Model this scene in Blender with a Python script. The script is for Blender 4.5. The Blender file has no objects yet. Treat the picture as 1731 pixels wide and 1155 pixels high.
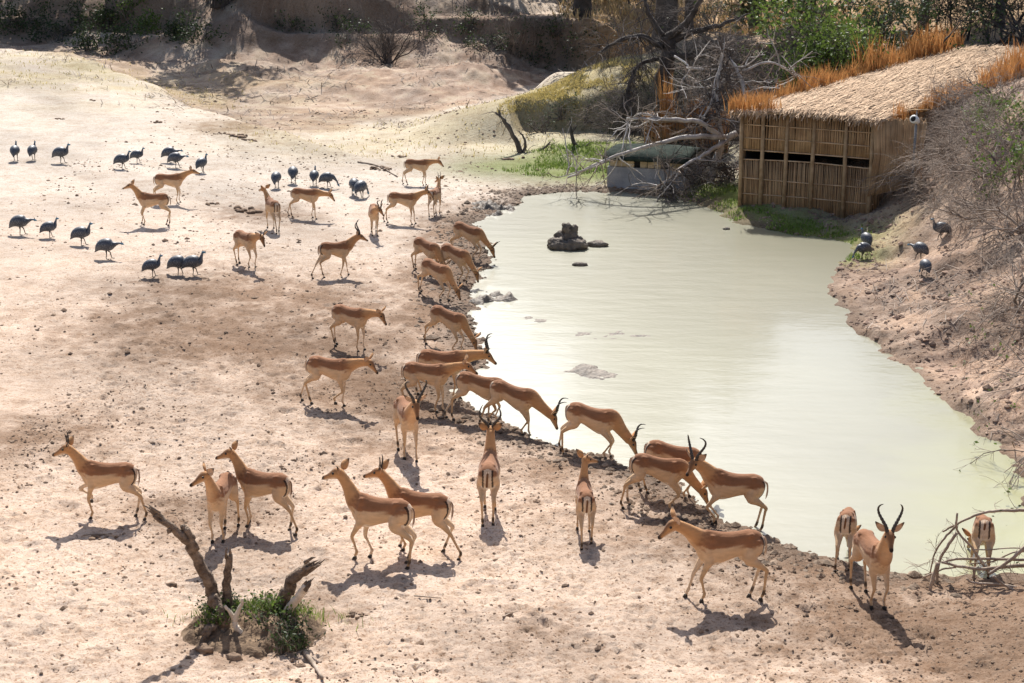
import bpy, math, random
import numpy as np
from mathutils import Vector, Matrix, kdtree

random.seed(7)
RNG = np.random.default_rng(11)
R = math.radians
SC = bpy.context.scene
COL = SC.collection

# ------------------------------------------------------------------ camera
CAM_H, PITCH, FPX = 7.6, R(15.5), 2700.0
cam = bpy.data.cameras.new('camera')
cam.lens = FPX / 1731.0 * 36.0
cam.sensor_width = 36.0
cam.clip_end = 2000.0
cam_ob = bpy.data.objects.new('camera', cam)
COL.objects.link(cam_ob)
cam_ob.location = (0, 0, CAM_H)
cam_ob.rotation_euler = (math.pi / 2 - PITCH, 0, 0)
SC.camera = cam_ob

# ------------------------------------------------------------------ light
SUN_EL = R(47)
SUN_AZ = R(-4)            # measured from +Y towards +X
world = bpy.data.worlds.new('World')
SC.world = world
world.use_nodes = True
wn = world.node_tree
bg = wn.nodes['Background']
sky = wn.nodes.new('ShaderNodeTexSky')
sky.sky_type = 'NISHITA'
sky.sun_disc = False
sky.sun_elevation = SUN_EL
sky.sun_rotation = SUN_AZ
sky.dust_density = 2.5
wn.links.new(sky.outputs[0], bg.inputs[0])
bg.inputs[1].default_value = 0.10
sun = bpy.data.lights.new('sun', 'SUN')
sun.energy = 4.8
sun.angle = R(0.53)
sun.color = (1.0, 0.965, 0.91)
sun_ob = bpy.data.objects.new('sun', sun)
COL.objects.link(sun_ob)
to_sun = Vector((math.sin(SUN_AZ) * math.cos(SUN_EL), math.cos(SUN_AZ) * math.cos(SUN_EL), math.sin(SUN_EL)))
sun_ob.rotation_euler = to_sun.to_track_quat('Z', 'Y').to_euler()
sun_ob.location = (0, 20, 40)
SC.view_settings.view_transform = 'Standard'
SC.view_settings.look = 'None'
SC.view_settings.exposure = 0.7
SC.view_settings.gamma = 1.0
SC.view_settings.use_curve_mapping = False
SC.render.engine = 'CYCLES'
SC.cycles.use_denoising = True
SC.cycles.max_bounces = 6
SC.cycles.diffuse_bounces = 3
SC.cycles.glossy_bounces = 2
SC.cycles.transparent_max_bounces = 4
SC.cycles.caustics_reflective = False
SC.cycles.caustics_refractive = False

# ------------------------------------------------------------------ picking helpers (photo pixel -> place)
CP, SP = math.cos(PITCH), math.sin(PITCH)
def ray(u, v):
    a = (u - 865.5) / FPX
    b = (v - 577.5) / FPX
    return np.array([a, CP - b * SP, -SP - b * CP])
def at_z(u, v, z=0.0):
    d = ray(u, v)
    t = (z - CAM_H) / d[2]
    return np.array([d[0] * t, d[1] * t, z])
def at_y(u, v, y):
    d = ray(u, v)
    t = y / d[1]
    return np.array([d[0] * t, y, CAM_H + d[2] * t])

# ------------------------------------------------------------------ noise
def vnoise(x, y, seed=0):
    x = np.asarray(x, float); y = np.asarray(y, float)
    xi = np.floor(x).astype(np.int64); yi = np.floor(y).astype(np.int64)
    xf = x - xi; yf = y - yi
    xf = xf * xf * (3 - 2 * xf); yf = yf * yf * (3 - 2 * yf)
    def h(a, b):
        n = (a * 374761393 + b * 668265263 + seed * 1442695041) & 0xffffffff
        n = ((n ^ (n >> 13)) * 1274126177) & 0xffffffff
        n = n ^ (n >> 16)
        return (n & 0xffff) / 65535.0
    a = h(xi, yi); b = h(xi + 1, yi); c = h(xi, yi + 1); d = h(xi + 1, yi + 1)
    return (a * (1 - xf) + b * xf) * (1 - yf) + (c * (1 - xf) + d * xf) * yf
def fbm(x, y, oct=4, seed=0):
    s = 0; a = 0.5; f = 1.0; tot = 0
    for i in range(oct):
        s = s + a * vnoise(np.asarray(x) * f + 17.3 * i, np.asarray(y) * f - 9.1 * i, seed + i)
        tot += a; a *= 0.5; f *= 2.03
    return s / tot
def sstep(a, b, x):
    t = np.clip((x - a) / (b - a), 0, 1)
    return t * t * (3 - 2 * t)

# ------------------------------------------------------------------ mesh helpers
def mk_mesh(name, V, Q=None, T=None, smooth=True, col=None):
    me = bpy.data.meshes.new(name)
    V = np.asarray(V, np.float32).reshape(-1, 3)
    Q = np.zeros((0, 4), np.int32) if Q is None or len(Q) == 0 else np.asarray(Q, np.int32).reshape(-1, 4)
    T = np.zeros((0, 3), np.int32) if T is None or len(T) == 0 else np.asarray(T, np.int32).reshape(-1, 3)
    me.vertices.add(len(V)); me.vertices.foreach_set('co', V.ravel())
    nl = len(Q) * 4 + len(T) * 3
    me.loops.add(nl)
    me.loops.foreach_set('vertex_index', np.concatenate([Q.ravel(), T.ravel()]).astype(np.int32))
    me.polygons.add(len(Q) + len(T))
    st = np.concatenate([np.arange(len(Q)) * 4, len(Q) * 4 + np.arange(len(T)) * 3]).astype(np.int32)
    me.polygons.foreach_set('loop_start', st)
    me.polygons.foreach_set('use_smooth', np.full(len(st), smooth, bool))
    me.update(calc_edges=True)
    if col is not None:
        ca = me.color_attributes.new('Col', 'FLOAT_COLOR', 'POINT')
        c4 = np.ones((len(V), 4), np.float32); c4[:, :3] = col
        ca.data.foreach_set('color', c4.ravel())
    me.validate()
    return me

class MB:
    """collects geometry of ONE part"""
    def __init__(s):
        s.V = []; s.Q = []; s.T = []; s.n = 0; s.C = []
    def add(s, V, Q=None, T=None, col=None):
        V = np.asarray(V, float).reshape(-1, 3)
        if Q is not None and len(Q): s.Q.append(np.asarray(Q, int).reshape(-1, 4) + s.n)
        if T is not None and len(T): s.T.append(np.asarray(T, int).reshape(-1, 3) + s.n)
        s.V.append(V); s.n += len(V)
        if col is not None:
            c = np.asarray(col, float)
            s.C.append(np.broadcast_to(c, (len(V), 3)).copy())
        return s
    def tube(s, path, rad, n=6, col=None, flat=None):
        s.add(*tube(path, rad, n, flat), col=col); return s
    def box(s, c, size, rz=0.0, jit=0.0, taper=1.0):
        x, y, z = [k / 2 for k in size]
        V = np.array([[-x, -y, -z], [x, -y, -z], [x, y, -z], [-x, y, -z], [-x * taper, -y * taper, z], [x * taper, -y * taper, z], [x * taper, y * taper, z], [-x * taper, y * taper, z]])
        if jit: V = V + RNG.normal(0, jit, V.shape)
        ca, sa = math.cos(rz), math.sin(rz)
        V = np.stack([V[:, 0] * ca - V[:, 1] * sa, V[:, 0] * sa + V[:, 1] * ca, V[:, 2]], 1) + np.asarray(c)
        s.add(V, [[0, 3, 2, 1], [4, 5, 6, 7], [0, 1, 5, 4], [1, 2, 6, 5], [2, 3, 7, 6], [3, 0, 4, 7]]); return s
    def mesh(s, name, smooth=True):
        V = np.concatenate(s.V) if s.V else np.zeros((0, 3))
        Q = np.concatenate(s.Q) if s.Q else None
        T = np.concatenate(s.T) if s.T else None
        C = np.concatenate(s.C) if s.C and sum(map(len, s.C)) == len(V) else None
        return mk_mesh(name, V, Q, T, smooth, C)

def tube(path, rad, n=6, flat=None):
    P = np.asarray(path, float); k = len(P)
    r = np.broadcast_to(np.asarray(rad, float), (k,))
    t = np.gradient(P, axis=0)
    t /= np.linalg.norm(t, axis=1, keepdims=True) + 1e-9
    ref = np.array([0.0, 0.0, 1.0]) if abs(t[:, 2]).mean() < 0.8 else np.array([1.0, 0.0, 0.0])
    a = np.cross(np.broadcast_to(ref, t.shape), t); a /= np.linalg.norm(a, axis=1, keepdims=True) + 1e-9
    b = np.cross(t, a)
    th = np.arange(n) / n * 2 * np.pi
    fa = 1.0; fb = 1.0
    if flat is not None: fa, fb = flat
    V = P[:, None, :] + r[:, None, None] * (fa * np.cos(th)[None, :, None] * a[:, None, :] + fb * np.sin(th)[None, :, None] * b[:, None, :])
    V = V.reshape(-1, 3)
    i = np.arange(k - 1)[:, None] * n; j = np.arange(n)[None, :]; j2 = (j + 1) % n
    Q = np.stack([i + j, i + j2, i + n + j2, i + n + j], -1).reshape(-1, 4)
    V = np.concatenate([V, P[:1], P[-1:]])
    c0, c1 = k * n, k * n + 1
    jj = np.arange(n)
    T = np.concatenate([np.stack([np.full(n, c0), (jj + 1) % n, jj], 1), np.stack([np.full(n, c1), (k - 1) * n + jj, (k - 1) * n + (jj + 1) % n], 1)])
    return V, Q, T

def spline(P, m=6):
    """Catmull-Rom resampling of rows"""
    P = np.asarray(P, float)
    E = np.vstack([2 * P[0] - P[1], P, 2 * P[-1] - P[-2]])
    out = []
    for i in range(len(P) - 1):
        p0, p1, p2, p3 = E[i:i + 4]
        for t in np.linspace(0, 1, m, endpoint=False):
            out.append(0.5 * ((2 * p1) + (p2 - p0) * t + (2 * p0 - 5 * p1 + 4 * p2 - p3) * t * t + (3 * p1 - p0 - 3 * p2 + p3) * t ** 3))
    out.append(P[-1])
    return np.array(out)

def link(name, me, mat=None, parent=None, loc=None, kind=None, label=None, cat=None, group=None):
    o = bpy.data.objects.new(name, me)
    COL.objects.link(o)
    if mat is not None and me is not None and not me.materials: me.materials.append(mat)
    if parent is not None: o.parent = parent
    if loc is not None: o.location = loc
    if kind: o['kind'] = kind
    if label: o['label'] = label
    if cat: o['category'] = cat
    if group: o['group'] = group
    return o
def thing(name, loc, label, cat, group=None, rz=0.0, scale=1.0):
    o = link(name, None, None, None, loc, None, label, cat, group)
    o.rotation_euler = (0, 0, rz); o.scale = (scale,) * 3
    o.empty_display_size = 0.2
    return o

# ------------------------------------------------------------------ materials
def mat_new(name):
    m = bpy.data.materials.new(name); m.use_nodes = True
    nt = m.node_tree; b = nt.nodes['Principled BSDF']
    return m, nt, b
def nd(nt, t, **kw):
    n = nt.nodes.new(t)
    for k, v in kw.items(): setattr(n, k, v)
    return n
def mixc(nt, typ='MIX'):
    n = nt.nodes.new('ShaderNodeMix'); n.data_type = 'RGBA'; n.blend_type = typ; return n
def varied(name, c1, c2, scale=6.0, rough=0.85, bump=0.3, bscale=40.0, island=0.0, spec=0.25, transl=0.0, bdist=0.02, attr=False):
    """two-tone noise material; island>0 adds per-piece brightness change; attr multiplies by the Col attribute"""
    m, nt, b = mat_new(name)
    tc = nd(nt, 'ShaderNodeTexCoord')
    no = nd(nt, 'ShaderNodeTexNoise'); no.inputs['Scale'].default_value = scale; no.inputs['Detail'].default_value = 6
    nt.links.new(tc.outputs['Object'], no.inputs['Vector'])
    cr = nd(nt, 'ShaderNodeValToRGB')
    cr.color_ramp.elements[0].position = 0.32; cr.color_ramp.elements[1].position = 0.68
    cr.color_ramp.elements[0].color = (*c1, 1); cr.color_ramp.elements[1].color = (*c2, 1)
    nt.links.new(no.outputs['Fac'], cr.inputs['Fac'])
    out = cr.outputs['Color']
    if attr:
        at = nd(nt, 'ShaderNodeAttribute', attribute_name='Col')
        mx = mixc(nt, 'MULTIPLY'); mx.inputs[0].default_value = 1
        nt.links.new(out, mx.inputs[6]); nt.links.new(at.outputs['Color'], mx.inputs[7]); out = mx.outputs[2]
    if island > 0:
        ge = nd(nt, 'ShaderNodeNewGeometry')
        mr = nd(nt, 'ShaderNodeMapRange'); mr.inputs[3].default_value = 1 - island; mr.inputs[4].default_value = 1 + island
        nt.links.new(ge.outputs['Random Per Island'], mr.inputs[0])
        hs = nd(nt, 'ShaderNodeHueSaturation')
        nt.links.new(mr.outputs[0], hs.inputs['Value']); nt.links.new(out, hs.inputs['Color']); out = hs.outputs['Color']
    nt.links.new(out, b.inputs['Base Color'])
    b.inputs['Roughness'].default_value = rough
    b.inputs['Specular IOR Level'].default_value = spec
    if bump > 0:
        n2 = nd(nt, 'ShaderNodeTexNoise'); n2.inputs['Scale'].default_value = bscale; n2.inputs['Detail'].default_value = 5
        nt.links.new(tc.outputs['Object'], n2.inputs['Vector'])
        bu = nd(nt, 'ShaderNodeBump'); bu.inputs['Strength'].default_value = bump; bu.inputs['Distance'].default_value = bdist
        nt.links.new(n2.outputs['Fac'], bu.inputs['Height']); nt.links.new(bu.outputs[0], b.inputs['Normal'])
    if transl > 0:
        tr = nd(nt, 'ShaderNodeBsdfTranslucent'); nt.links.new(out, tr.inputs[0])
        ms = nd(nt, 'ShaderNodeMixShader'); ms.inputs[0].default_value = transl
        nt.links.new(b.outputs[0], ms.inputs[1]); nt.links.new(tr.outputs[0], ms.inputs[2])
        nt.links.new(ms.outputs[0], nt.nodes['Material Output'].inputs[0])
    return m

def ground_mat():
    m, nt, b = mat_new('sandy_ground')
    tc = nd(nt, 'ShaderNodeTexCoord')
    at = nd(nt, 'ShaderNodeAttribute', attribute_name='Col')
    out = at.outputs['Color']
    def layer(scale, lo, hi, c, detail=4, rough=0.6, vec=None):
        nonlocal out
        no = nd(nt, 'ShaderNodeTexNoise'); no.inputs['Scale'].default_value = scale
        no.inputs['Detail'].default_value = detail; no.inputs['Roughness'].default_value = rough
        nt.links.new(tc.outputs['Object'], no.inputs['Vector'])
        mr = nd(nt, 'ShaderNodeMapRange'); mr.inputs[1].default_value = lo; mr.inputs[2].default_value = hi
        nt.links.new(no.outputs['Fac'], mr.inputs[0])
        mx = mixc(nt, 'MULTIPLY'); mx.inputs[7].default_value = (*c, 1)
        nt.links.new(mr.outputs[0], mx.inputs[0]); nt.links.new(out, mx.inputs[6]); out = mx.outputs[2]
    layer(1.3, 0.45, 0.75, (0.86, 0.82, 0.78))
    layer(9.0, 0.52, 0.72, (0.80, 0.74, 0.68))
    layer(3.2, 0.50, 0.72, (0.86, 0.82, 0.78))
    layer(30.0, 0.54, 0.66, (0.62, 0.52, 0.44))
    layer(64.0, 0.58, 0.68, (0.50, 0.40, 0.32))  # finest dark specks put the shade of hoof prints into the sand colour
    nt.links.new(out, b.inputs['Base Color'])
    b.inputs['Roughness'].default_value = 0.95
    b.inputs['Specular IOR Level'].default_value = 0.1
    n1 = nd(nt, 'ShaderNodeTexNoise'); n1.inputs['Scale'].default_value = 11; n1.inputs['Detail'].default_value = 8; n1.inputs['Roughness'].default_value = 0.62
    nt.links.new(tc.outputs['Object'], n1.inputs['Vector'])
    bu = nd(nt, 'ShaderNodeBump'); bu.inputs['Strength'].default_value = 0.55; bu.inputs['Distance'].default_value = 0.06
    nt.links.new(n1.outputs['Fac'], bu.inputs['Height']); nt.links.new(bu.outputs[0], b.inputs['Normal'])
    return m

def water_mat():
    m, nt, b = mat_new('muddy_water')
    tc = nd(nt, 'ShaderNodeTexCoord')
    no = nd(nt, 'ShaderNodeTexNoise'); no.inputs['Scale'].default_value = 0.22; no.inputs['Detail'].default_value = 3
    nt.links.new(tc.outputs['Object'], no.inputs['Vector'])
    cr = nd(nt, 'ShaderNodeValToRGB')
    cr.color_ramp.elements[0].position = 0.35; cr.color_ramp.elements[1].position = 0.7
    cr.color_ramp.elements[0].color = (0.245, 0.236, 0.168, 1); cr.color_ramp.elements[1].color = (0.275, 0.265, 0.186, 1)
    nt.links.new(no.outputs['Fac'], cr.inputs['Fac'])
    # yellow green algae along the near right shore
    sx_ = nd(nt, 'ShaderNodeSeparateXYZ'); nt.links.new(tc.outputs['Object'], sx_.inputs[0])
    m1 = nd(nt, 'ShaderNodeMath', operation='MULTIPLY_ADD'); m1.inputs[1].default_value = -0.32; m1.inputs[2].default_value = 0; nt.links.new(sx_.outputs[1], m1.inputs[0])
    m2 = nd(nt, 'ShaderNodeMath', operation='ADD'); nt.links.new(sx_.outputs[0], m2.inputs[0]); nt.links.new(m1.outputs[0], m2.inputs[1])
    n5 = nd(nt, 'ShaderNodeTexNoise'); n5.inputs['Scale'].default_value = 1.1; nt.links.new(tc.outputs['Object'], n5.inputs['Vector'])
    m3 = nd(nt, 'ShaderNodeMath', operation='MULTIPLY_ADD'); m3.inputs[1].default_value = 2.0; nt.links.new(n5.outputs['Fac'], m3.inputs[0]); nt.links.new(m2.outputs[0], m3.inputs[2])
    mr = nd(nt, 'ShaderNodeMapRange'); mr.inputs[1].default_value = -0.8; mr.inputs[2].default_value = 2.2; nt.links.new(m3.outputs[0], mr.inputs[0])
    mx = mixc(nt); mx.inputs[7].default_value = (0.325, 0.32, 0.16, 1); nt.links.new(mr.outputs[0], mx.inputs[0]); nt.links.new(cr.outputs[0], mx.inputs[6])
    nt.links.new(mx.outputs[2], b.inputs['Base Color'])
    b.inputs['Roughness'].default_value = 0.10
    b.inputs['IOR'].default_value = 1.33
    def waves(layers, dist):
        hs = None
        for sx, sy, sc_, amp in layers:
            mp = nd(nt, 'ShaderNodeMapping'); mp.inputs['Scale'].default_value = (sx, sy, 1); mp.inputs['Rotation'].default_value = (0, 0, .25)
            nt.links.new(tc.outputs['Object'], mp.inputs[0])
            w1 = nd(nt, 'ShaderNodeTexNoise'); w1.inputs['Scale'].default_value = sc_; w1.inputs['Detail'].default_value = 2
            nt.links.new(mp.outputs[0], w1.inputs['Vector'])
            mu = nd(nt, 'ShaderNodeMath', operation='MULTIPLY'); mu.inputs[1].default_value = amp; nt.links.new(w1.outputs['Fac'], mu.inputs[0])
            if hs is None: hs = mu.outputs[0]
            else:
                ad = nd(nt, 'ShaderNodeMath', operation='ADD'); nt.links.new(hs, ad.inputs[0]); nt.links.new(mu.outputs[0], ad.inputs[1]); hs = ad.outputs[0]
        bu = nd(nt, 'ShaderNodeBump'); bu.inputs['Strength'].default_value = 1.0; bu.inputs['Distance'].default_value = dist
        nt.links.new(hs, bu.inputs['Height']); return bu.outputs[0]
    nt.links.new(waves(((.7, 1.6, .9, 1.0), (1.4, 3.0, 3.5, .3)), .0075), b.inputs['Normal'])
    # wind ruffle: the fine ripples that spread the sun's reflection
    gl = nd(nt, 'ShaderNodeBsdfAnisotropic'); gl.distribution = 'BECKMANN'; gl.inputs['Roughness'].default_value = 0.395
    nt.links.new(waves(((.8, 2.0, 1.2, 1.0), (1.4, 3.2, 5.0, .3)), .006), gl.inputs['Normal'])
    fr = nd(nt, 'ShaderNodeFresnel'); fr.inputs['IOR'].default_value = 1.33
    mu = nd(nt, 'ShaderNodeMath', operation='MULTIPLY'); mu.inputs[1].default_value = 0.56; nt.links.new(fr.outputs[0], mu.inputs[0])
    ms = nd(nt, 'ShaderNodeMixShader'); nt.links.new(mu.outputs[0], ms.inputs[0]); nt.links.new(b.outputs[0], ms.inputs[1]); nt.links.new(gl.outputs[0], ms.inputs[2])
    nt.links.new(ms.outputs[0], nt.nodes['Material Output'].inputs[0])
    return m

def fur_mat():
    m, nt, b = mat_new('impala_coat')
    tc = nd(nt, 'ShaderNodeTexCoord')
    at = nd(nt, 'ShaderNodeAttribute', attribute_name='Col')
    no = nd(nt, 'ShaderNodeTexNoise'); no.inputs['Scale'].default_value = 14; no.inputs['Detail'].default_value = 6
    mp = nd(nt, 'ShaderNodeMapping'); mp.inputs['Scale'].default_value = (0.7, 1, 1.6)
    nt.links.new(tc.outputs['Object'], mp.inputs[0]); nt.links.new(mp.outputs[0], no.inputs['Vector'])
    mr = nd(nt, 'ShaderNodeMapRange'); mr.inputs[3].default_value = 0.70; mr.inputs[4].default_value = 1.26
    nt.links.new(no.outputs['Fac'], mr.inputs[0])
    oi = nd(nt, 'ShaderNodeObjectInfo')
    mo = nd(nt, 'ShaderNodeMapRange'); mo.inputs[3].default_value = 0.9; mo.inputs[4].default_value = 1.08
    nt.links.new(oi.outputs['Random'], mo.inputs[0])
    mu = nd(nt, 'ShaderNodeMath', operation='MULTIPLY'); nt.links.new(mr.outputs[0], mu.inputs[0]); nt.links.new(mo.outputs[0], mu.inputs[1])
    hs = nd(nt, 'ShaderNodeHueSaturation'); nt.links.new(mu.outputs[0], hs.inputs['Value']); nt.links.new(at.outputs['Color'], hs.inputs['Color'])
    nt.links.new(hs.outputs[0], b.inputs['Base Color'])
    b.inputs['Roughness'].default_value = 0.85
    b.inputs['Specular IOR Level'].default_value = 0.10
    b.inputs['Sheen Weight'].default_value = 0.12
    n2 = nd(nt, 'ShaderNodeTexNoise'); n2.inputs['Scale'].default_value = 9; n2.inputs['Detail'].default_value = 6
    nt.links.new(mp.outputs[0], n2.inputs['Vector'])
    bu = nd(nt, 'ShaderNodeBump'); bu.inputs['Strength'].default_value = 0.45; bu.inputs['Distance'].default_value = 0.03
    nt.links.new(n2.outputs['Fac'], bu.inputs['Height']); nt.links.new(bu.outputs[0], b.inputs['Normal'])
    return m

def feather_mat():
    m, nt, b = mat_new('speckled_feathers')
    tc = nd(nt, 'ShaderNodeTexCoord')
    at = nd(nt, 'ShaderNodeAttribute', attribute_name='Col')
    vo = nd(nt, 'ShaderNodeTexVoronoi'); vo.inputs['Scale'].default_value = 42
    nt.links.new(tc.outputs['Object'], vo.inputs['Vector'])
    mr = nd(nt, 'ShaderNodeMapRange'); mr.inputs[1].default_value = 0.30; mr.inputs[2].default_value = 0.18
    nt.links.new(vo.outputs['Distance'], mr.inputs[0])
    mx = mixc(nt); mx.inputs[7].default_value = (0.32, 0.34, 0.36, 1)
    mm = nd(nt, 'ShaderNodeMath', operation='MULTIPLY'); mm.inputs[1].default_value = 0.75
    nt.links.new(mr.outputs[0], mm.inputs[0]); nt.links.new(mm.outputs[0], mx.inputs[0])
    nt.links.new(at.outputs['Color'], mx.inputs[6]); nt.links.new(mx.outputs[2], b.inputs['Base Color'])
    b.inputs['Roughness'].default_value = 0.5
    return m

M = {}
M['ground'] = ground_mat()
M['water'] = water_mat()
M['fur'] = fur_mat()
M['feather'] = feather_mat()
M['horn'] = varied('horn', (0.035, 0.03, 0.026), (0.07, 0.06, 0.05), 20, 0.45, 0.3, 60)
M['hoof'] = varied('hoof', (0.02, 0.017, 0.015), (0.05, 0.04, 0.03), 20, 0.5, 0.0)
M['eye'] = varied('eye', (0.008, 0.006, 0.005), (0.012, 0.009, 0.007), 5, 0.12, 0.0, spec=0.5)
M['bird_leg'] = varied('bird_leg', (0.05, 0.045, 0.04), (0.09, 0.08, 0.07), 20, 0.6, 0.0)
M['bird_head'] = varied('bird_head', (0.05, 0.14, 0.22), (0.09, 0.22, 0.30), 30, 0.5, 0.0)
M['casque'] = varied('casque', (0.20, 0.10, 0.05), (0.30, 0.16, 0.08), 30, 0.5, 0.0)
M['clod'] = varied('clod', (0.13, 0.085, 0.058), (0.27, 0.19, 0.13), 5, 0.95, 0.4, 60, island=0.35)
M['mud'] = varied('wet_mud', (0.10, 0.085, 0.07), (0.24, 0.20, 0.16), 7, 0.62, 0.9, 14, spec=0.22, bdist=0.05)
M['shoremud'] = varied('shore_mud', (0.13, 0.092, 0.062), (0.25, 0.18, 0.125), 5, 0.75, 0.5, 40, island=.3, spec=.2)
M['bankclod'] = varied('bank_clod', (0.17, 0.115, 0.085), (0.36, 0.25, 0.185), 3, 0.95, 0.4, 60, island=.3)
M['rockmud'] = varied('rock', (0.085, 0.07, 0.055), (0.22, 0.18, 0.145), 5, 0.8, 0.9, 14, bdist=0.05)
M['deadwood'] = varied('dead_wood', (0.20, 0.15, 0.11), (0.42, 0.34, 0.27), 5, 0.85, 0.7, 30, island=0.25)
M['greywood'] = varied('grey_dead_wood', (0.28, 0.25, 0.23), (0.58, 0.54, 0.50), 4, 0.85, 0.6, 30, island=0.25)
M['darkwood'] = varied('dark_bark', (0.045, 0.038, 0.034), (0.11, 0.092, 0.08), 4, 0.9, 0.8, 18)
M['twig'] = varied('dry_twigs', (0.17, 0.13, 0.105), (0.33, 0.27, 0.22), 3, 0.9, 0.0, island=0.4)
M['darktwig'] = varied('dark_twigs', (0.06, 0.05, 0.046), (0.15, 0.125, 0.11), 3, 0.9, 0.0, island=0.4)
M['leaf'] = varied('green_leaves', (0.07, 0.12, 0.022), (0.15, 0.205, 0.045), 1.5, 0.55, 0.0, island=0.35, transl=0.35)
M['leafdark'] = varied('dark_leaves', (0.03, 0.05, 0.018), (0.06, 0.085, 0.03), 1.2, 0.6, 0.0, island=0.35, transl=0.25)
M['leafgrey'] = varied('grey_green_leaves', (0.07, 0.085, 0.05), (0.13, 0.14, 0.085), 1.2, 0.7, 0.0, island=0.35, transl=0.2)
M['grassgreen'] = varied('green_grass', (0.12, 0.20, 0.035), (0.24, 0.30, 0.075), 0.9, 0.7, 0.0, island=0.3, transl=0.3)
M['grassdry'] = varied('dry_grass', (0.44, 0.36, 0.13), (0.62, 0.52, 0.24), 0.9, 0.8, 0.0, island=0.3, transl=0.25)
M['grassstraw'] = varied('straw_grass', (0.42, 0.30, 0.15), (0.58, 0.43, 0.24), 0.9, 0.8, 0.0, island=0.3, transl=0.25)
M['thatch'] = varied('thatch', (0.33, 0.215, 0.13), (0.60, 0.43, 0.28), 3, 0.85, 0.5, 40, island=0.22)
M['reed'] = varied('reed', (0.33, 0.20, 0.105), (0.52, 0.35, 0.20), 2.2, 0.8, 0.3, 60, island=0.3)
M['reedorange'] = varied('orange_reed', (0.40, 0.18, 0.06), (0.60, 0.33, 0.125), 2.5, 0.8, 0.0, island=0.35, transl=0.3)
M['pole'] = varied('pole_wood', (0.26, 0.17, 0.09), (0.44, 0.31, 0.19), 6, 0.8, 0.5, 30)
M['dark'] = varied('dark_shade_and_lens', (0.015, 0.015, 0.016), (0.03, 0.03, 0.03), 3, 0.9, 0.0)  # near-black: painted shade in slot and openings, also the lamp lens
M['concrete'] = varied('concrete', (0.22, 0.23, 0.25), (0.36, 0.36, 0.37), 3, 0.9, 0.5, 25)
M['board'] = varied('old_board', (0.42, 0.32, 0.18), (0.62, 0.50, 0.32), 5, 0.8, 0.4, 30)
M['tarp'] = varied('dark_green_roof', (0.014, 0.022, 0.019), (0.04, 0.052, 0.042), 4, 0.95, 0.6, 12, spec=.08)
M['whitemetal'] = varied('white_lamp', (0.62, 0.62, 0.6), (0.8, 0.8, 0.78), 8, 0.4, 0.0)
M['greymetal'] = varied('grey_metal', (0.16, 0.16, 0.165), (0.25, 0.25, 0.25), 8, 0.5, 0.0)

# ------------------------------------------------------------------ terrain
POND_PX = [(872, 345), (890, 332), (930, 326), (985, 324), (1040, 325), (1110, 331), (1170, 341), (1215, 362), (1262, 382), (1330, 396), (1400, 404),
           (1440, 412), (1444, 424), (1428, 442), (1408, 458), (1402, 478), (1408, 502), (1430, 532), (1462, 566), (1500, 600), (1548, 634), (1590, 668),
           (1628, 700), (1660, 732), (1690, 765), (1722, 808), (1765, 870), (1790, 930), (1760, 968), (1700, 974), (1640, 976), (1560, 975), (1490, 965), (1420, 950),
           (1350, 932), (1295, 908), (1240, 890), (1185, 862), (1120, 818), (1060, 785), (1005, 770), (950, 757), (900, 738), (850, 716), (806, 690), (772, 660),
           (790, 640), (815, 620), (812, 590), (795, 560), (796, 528), (786, 498), (806, 470), (832, 448), (822, 420), (806, 398), (806, 376), (838, 360)]
POND = np.array([at_z(u, v, 0)[:2] for u, v in POND_PX])

ctrl = []
def cz(*pts):
    for u, v, z in pts: ctrl.append(at_z(u, v, z))
def cy(*pts):
    for u, v, y in pts: ctrl.append(at_y(u, v, y))
def cw(*pts):
    for p in pts: ctrl.append(np.array(p, float))
cz((0, 1155, .45), (400, 1155, .35), (865, 1155, .35), (1300, 1155, .38), (1731, 1155, .7), (-300, 1155, .6), (2000, 1155, 1.6),
   (0, 900, .4), (300, 900, .3), (600, 900, .25), (900, 900, .18), (1150, 950, .2), (1400, 1020, .18), (1600, 1060, .25), (1760, 1010, .35),
   (-300, 800, .6), (0, 700, .4), (300, 700, .3), (550, 650, .2), (700, 600, .12),
   (0, 500, .5), (300, 450, .4), (550, 450, .25), (700, 420, .12), (-300, 450, .7),
   (0, 350, .6), (200, 300, .6), (400, 300, .4), (600, 300, .2), (720, 280, .12), (800, 300, .1),
   (0, 200, .9), (200, 200, .8), (350, 220, .6), (500, 240, .4), (650, 240, .25), (-300, 200, 1.1),
   (0, 95, 1.2), (130, 110, 1.1), (250, 145, .9), (340, 188, .62), (-300, 90, 1.3),
   (600, 210, .2), (750, 190, .2), (820, 172, .22), (880, 142, .28), (700, 162, .3), (500, 202, .25), (390, 185, .32),
   (840, 240, .12), (900, 255, .15), (1000, 258, .22), (1000, 300, .08), (1100, 300, .12), (1200, 330, .12), (1100, 250, .3), (760, 240, .15),
   (1250, 350, .16), (1360, 358, .14), (1470, 362, .16), (1440, 395, .08))
for u, yy in ((-300, 74), (0, 73), (150, 71), (280, 67)): cw((at_y(u, 100, yy)[0], yy, .35))
cy((-300, 22, 82), (0, 24, 82), (100, 22, 81), (200, 25, 80), (300, 20, 79), (400, 27, 75), (500, 27, 74), (620, 26, 74.5), (760, 22, 76), (880, 20, 77), (980, 22, 77))
cy((0, 70, 80), (120, 75, 79), (240, 75, 77), (350, 60, 75), (420, 120, 68), (330, 130, 67.5))
cy((500, 82, 73), (620, 88, 73), (760, 88, 74), (880, 102, 74), (960, 122, 73), (560, 135, 64), (680, 130, 64), (800, 128, 66))
cy((870, 196, 51.5), (940, 147, 54), (1010, 116, 54), (1100, 92, 55), (950, 205, 51.2), (1050, 205, 49.5))
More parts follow.
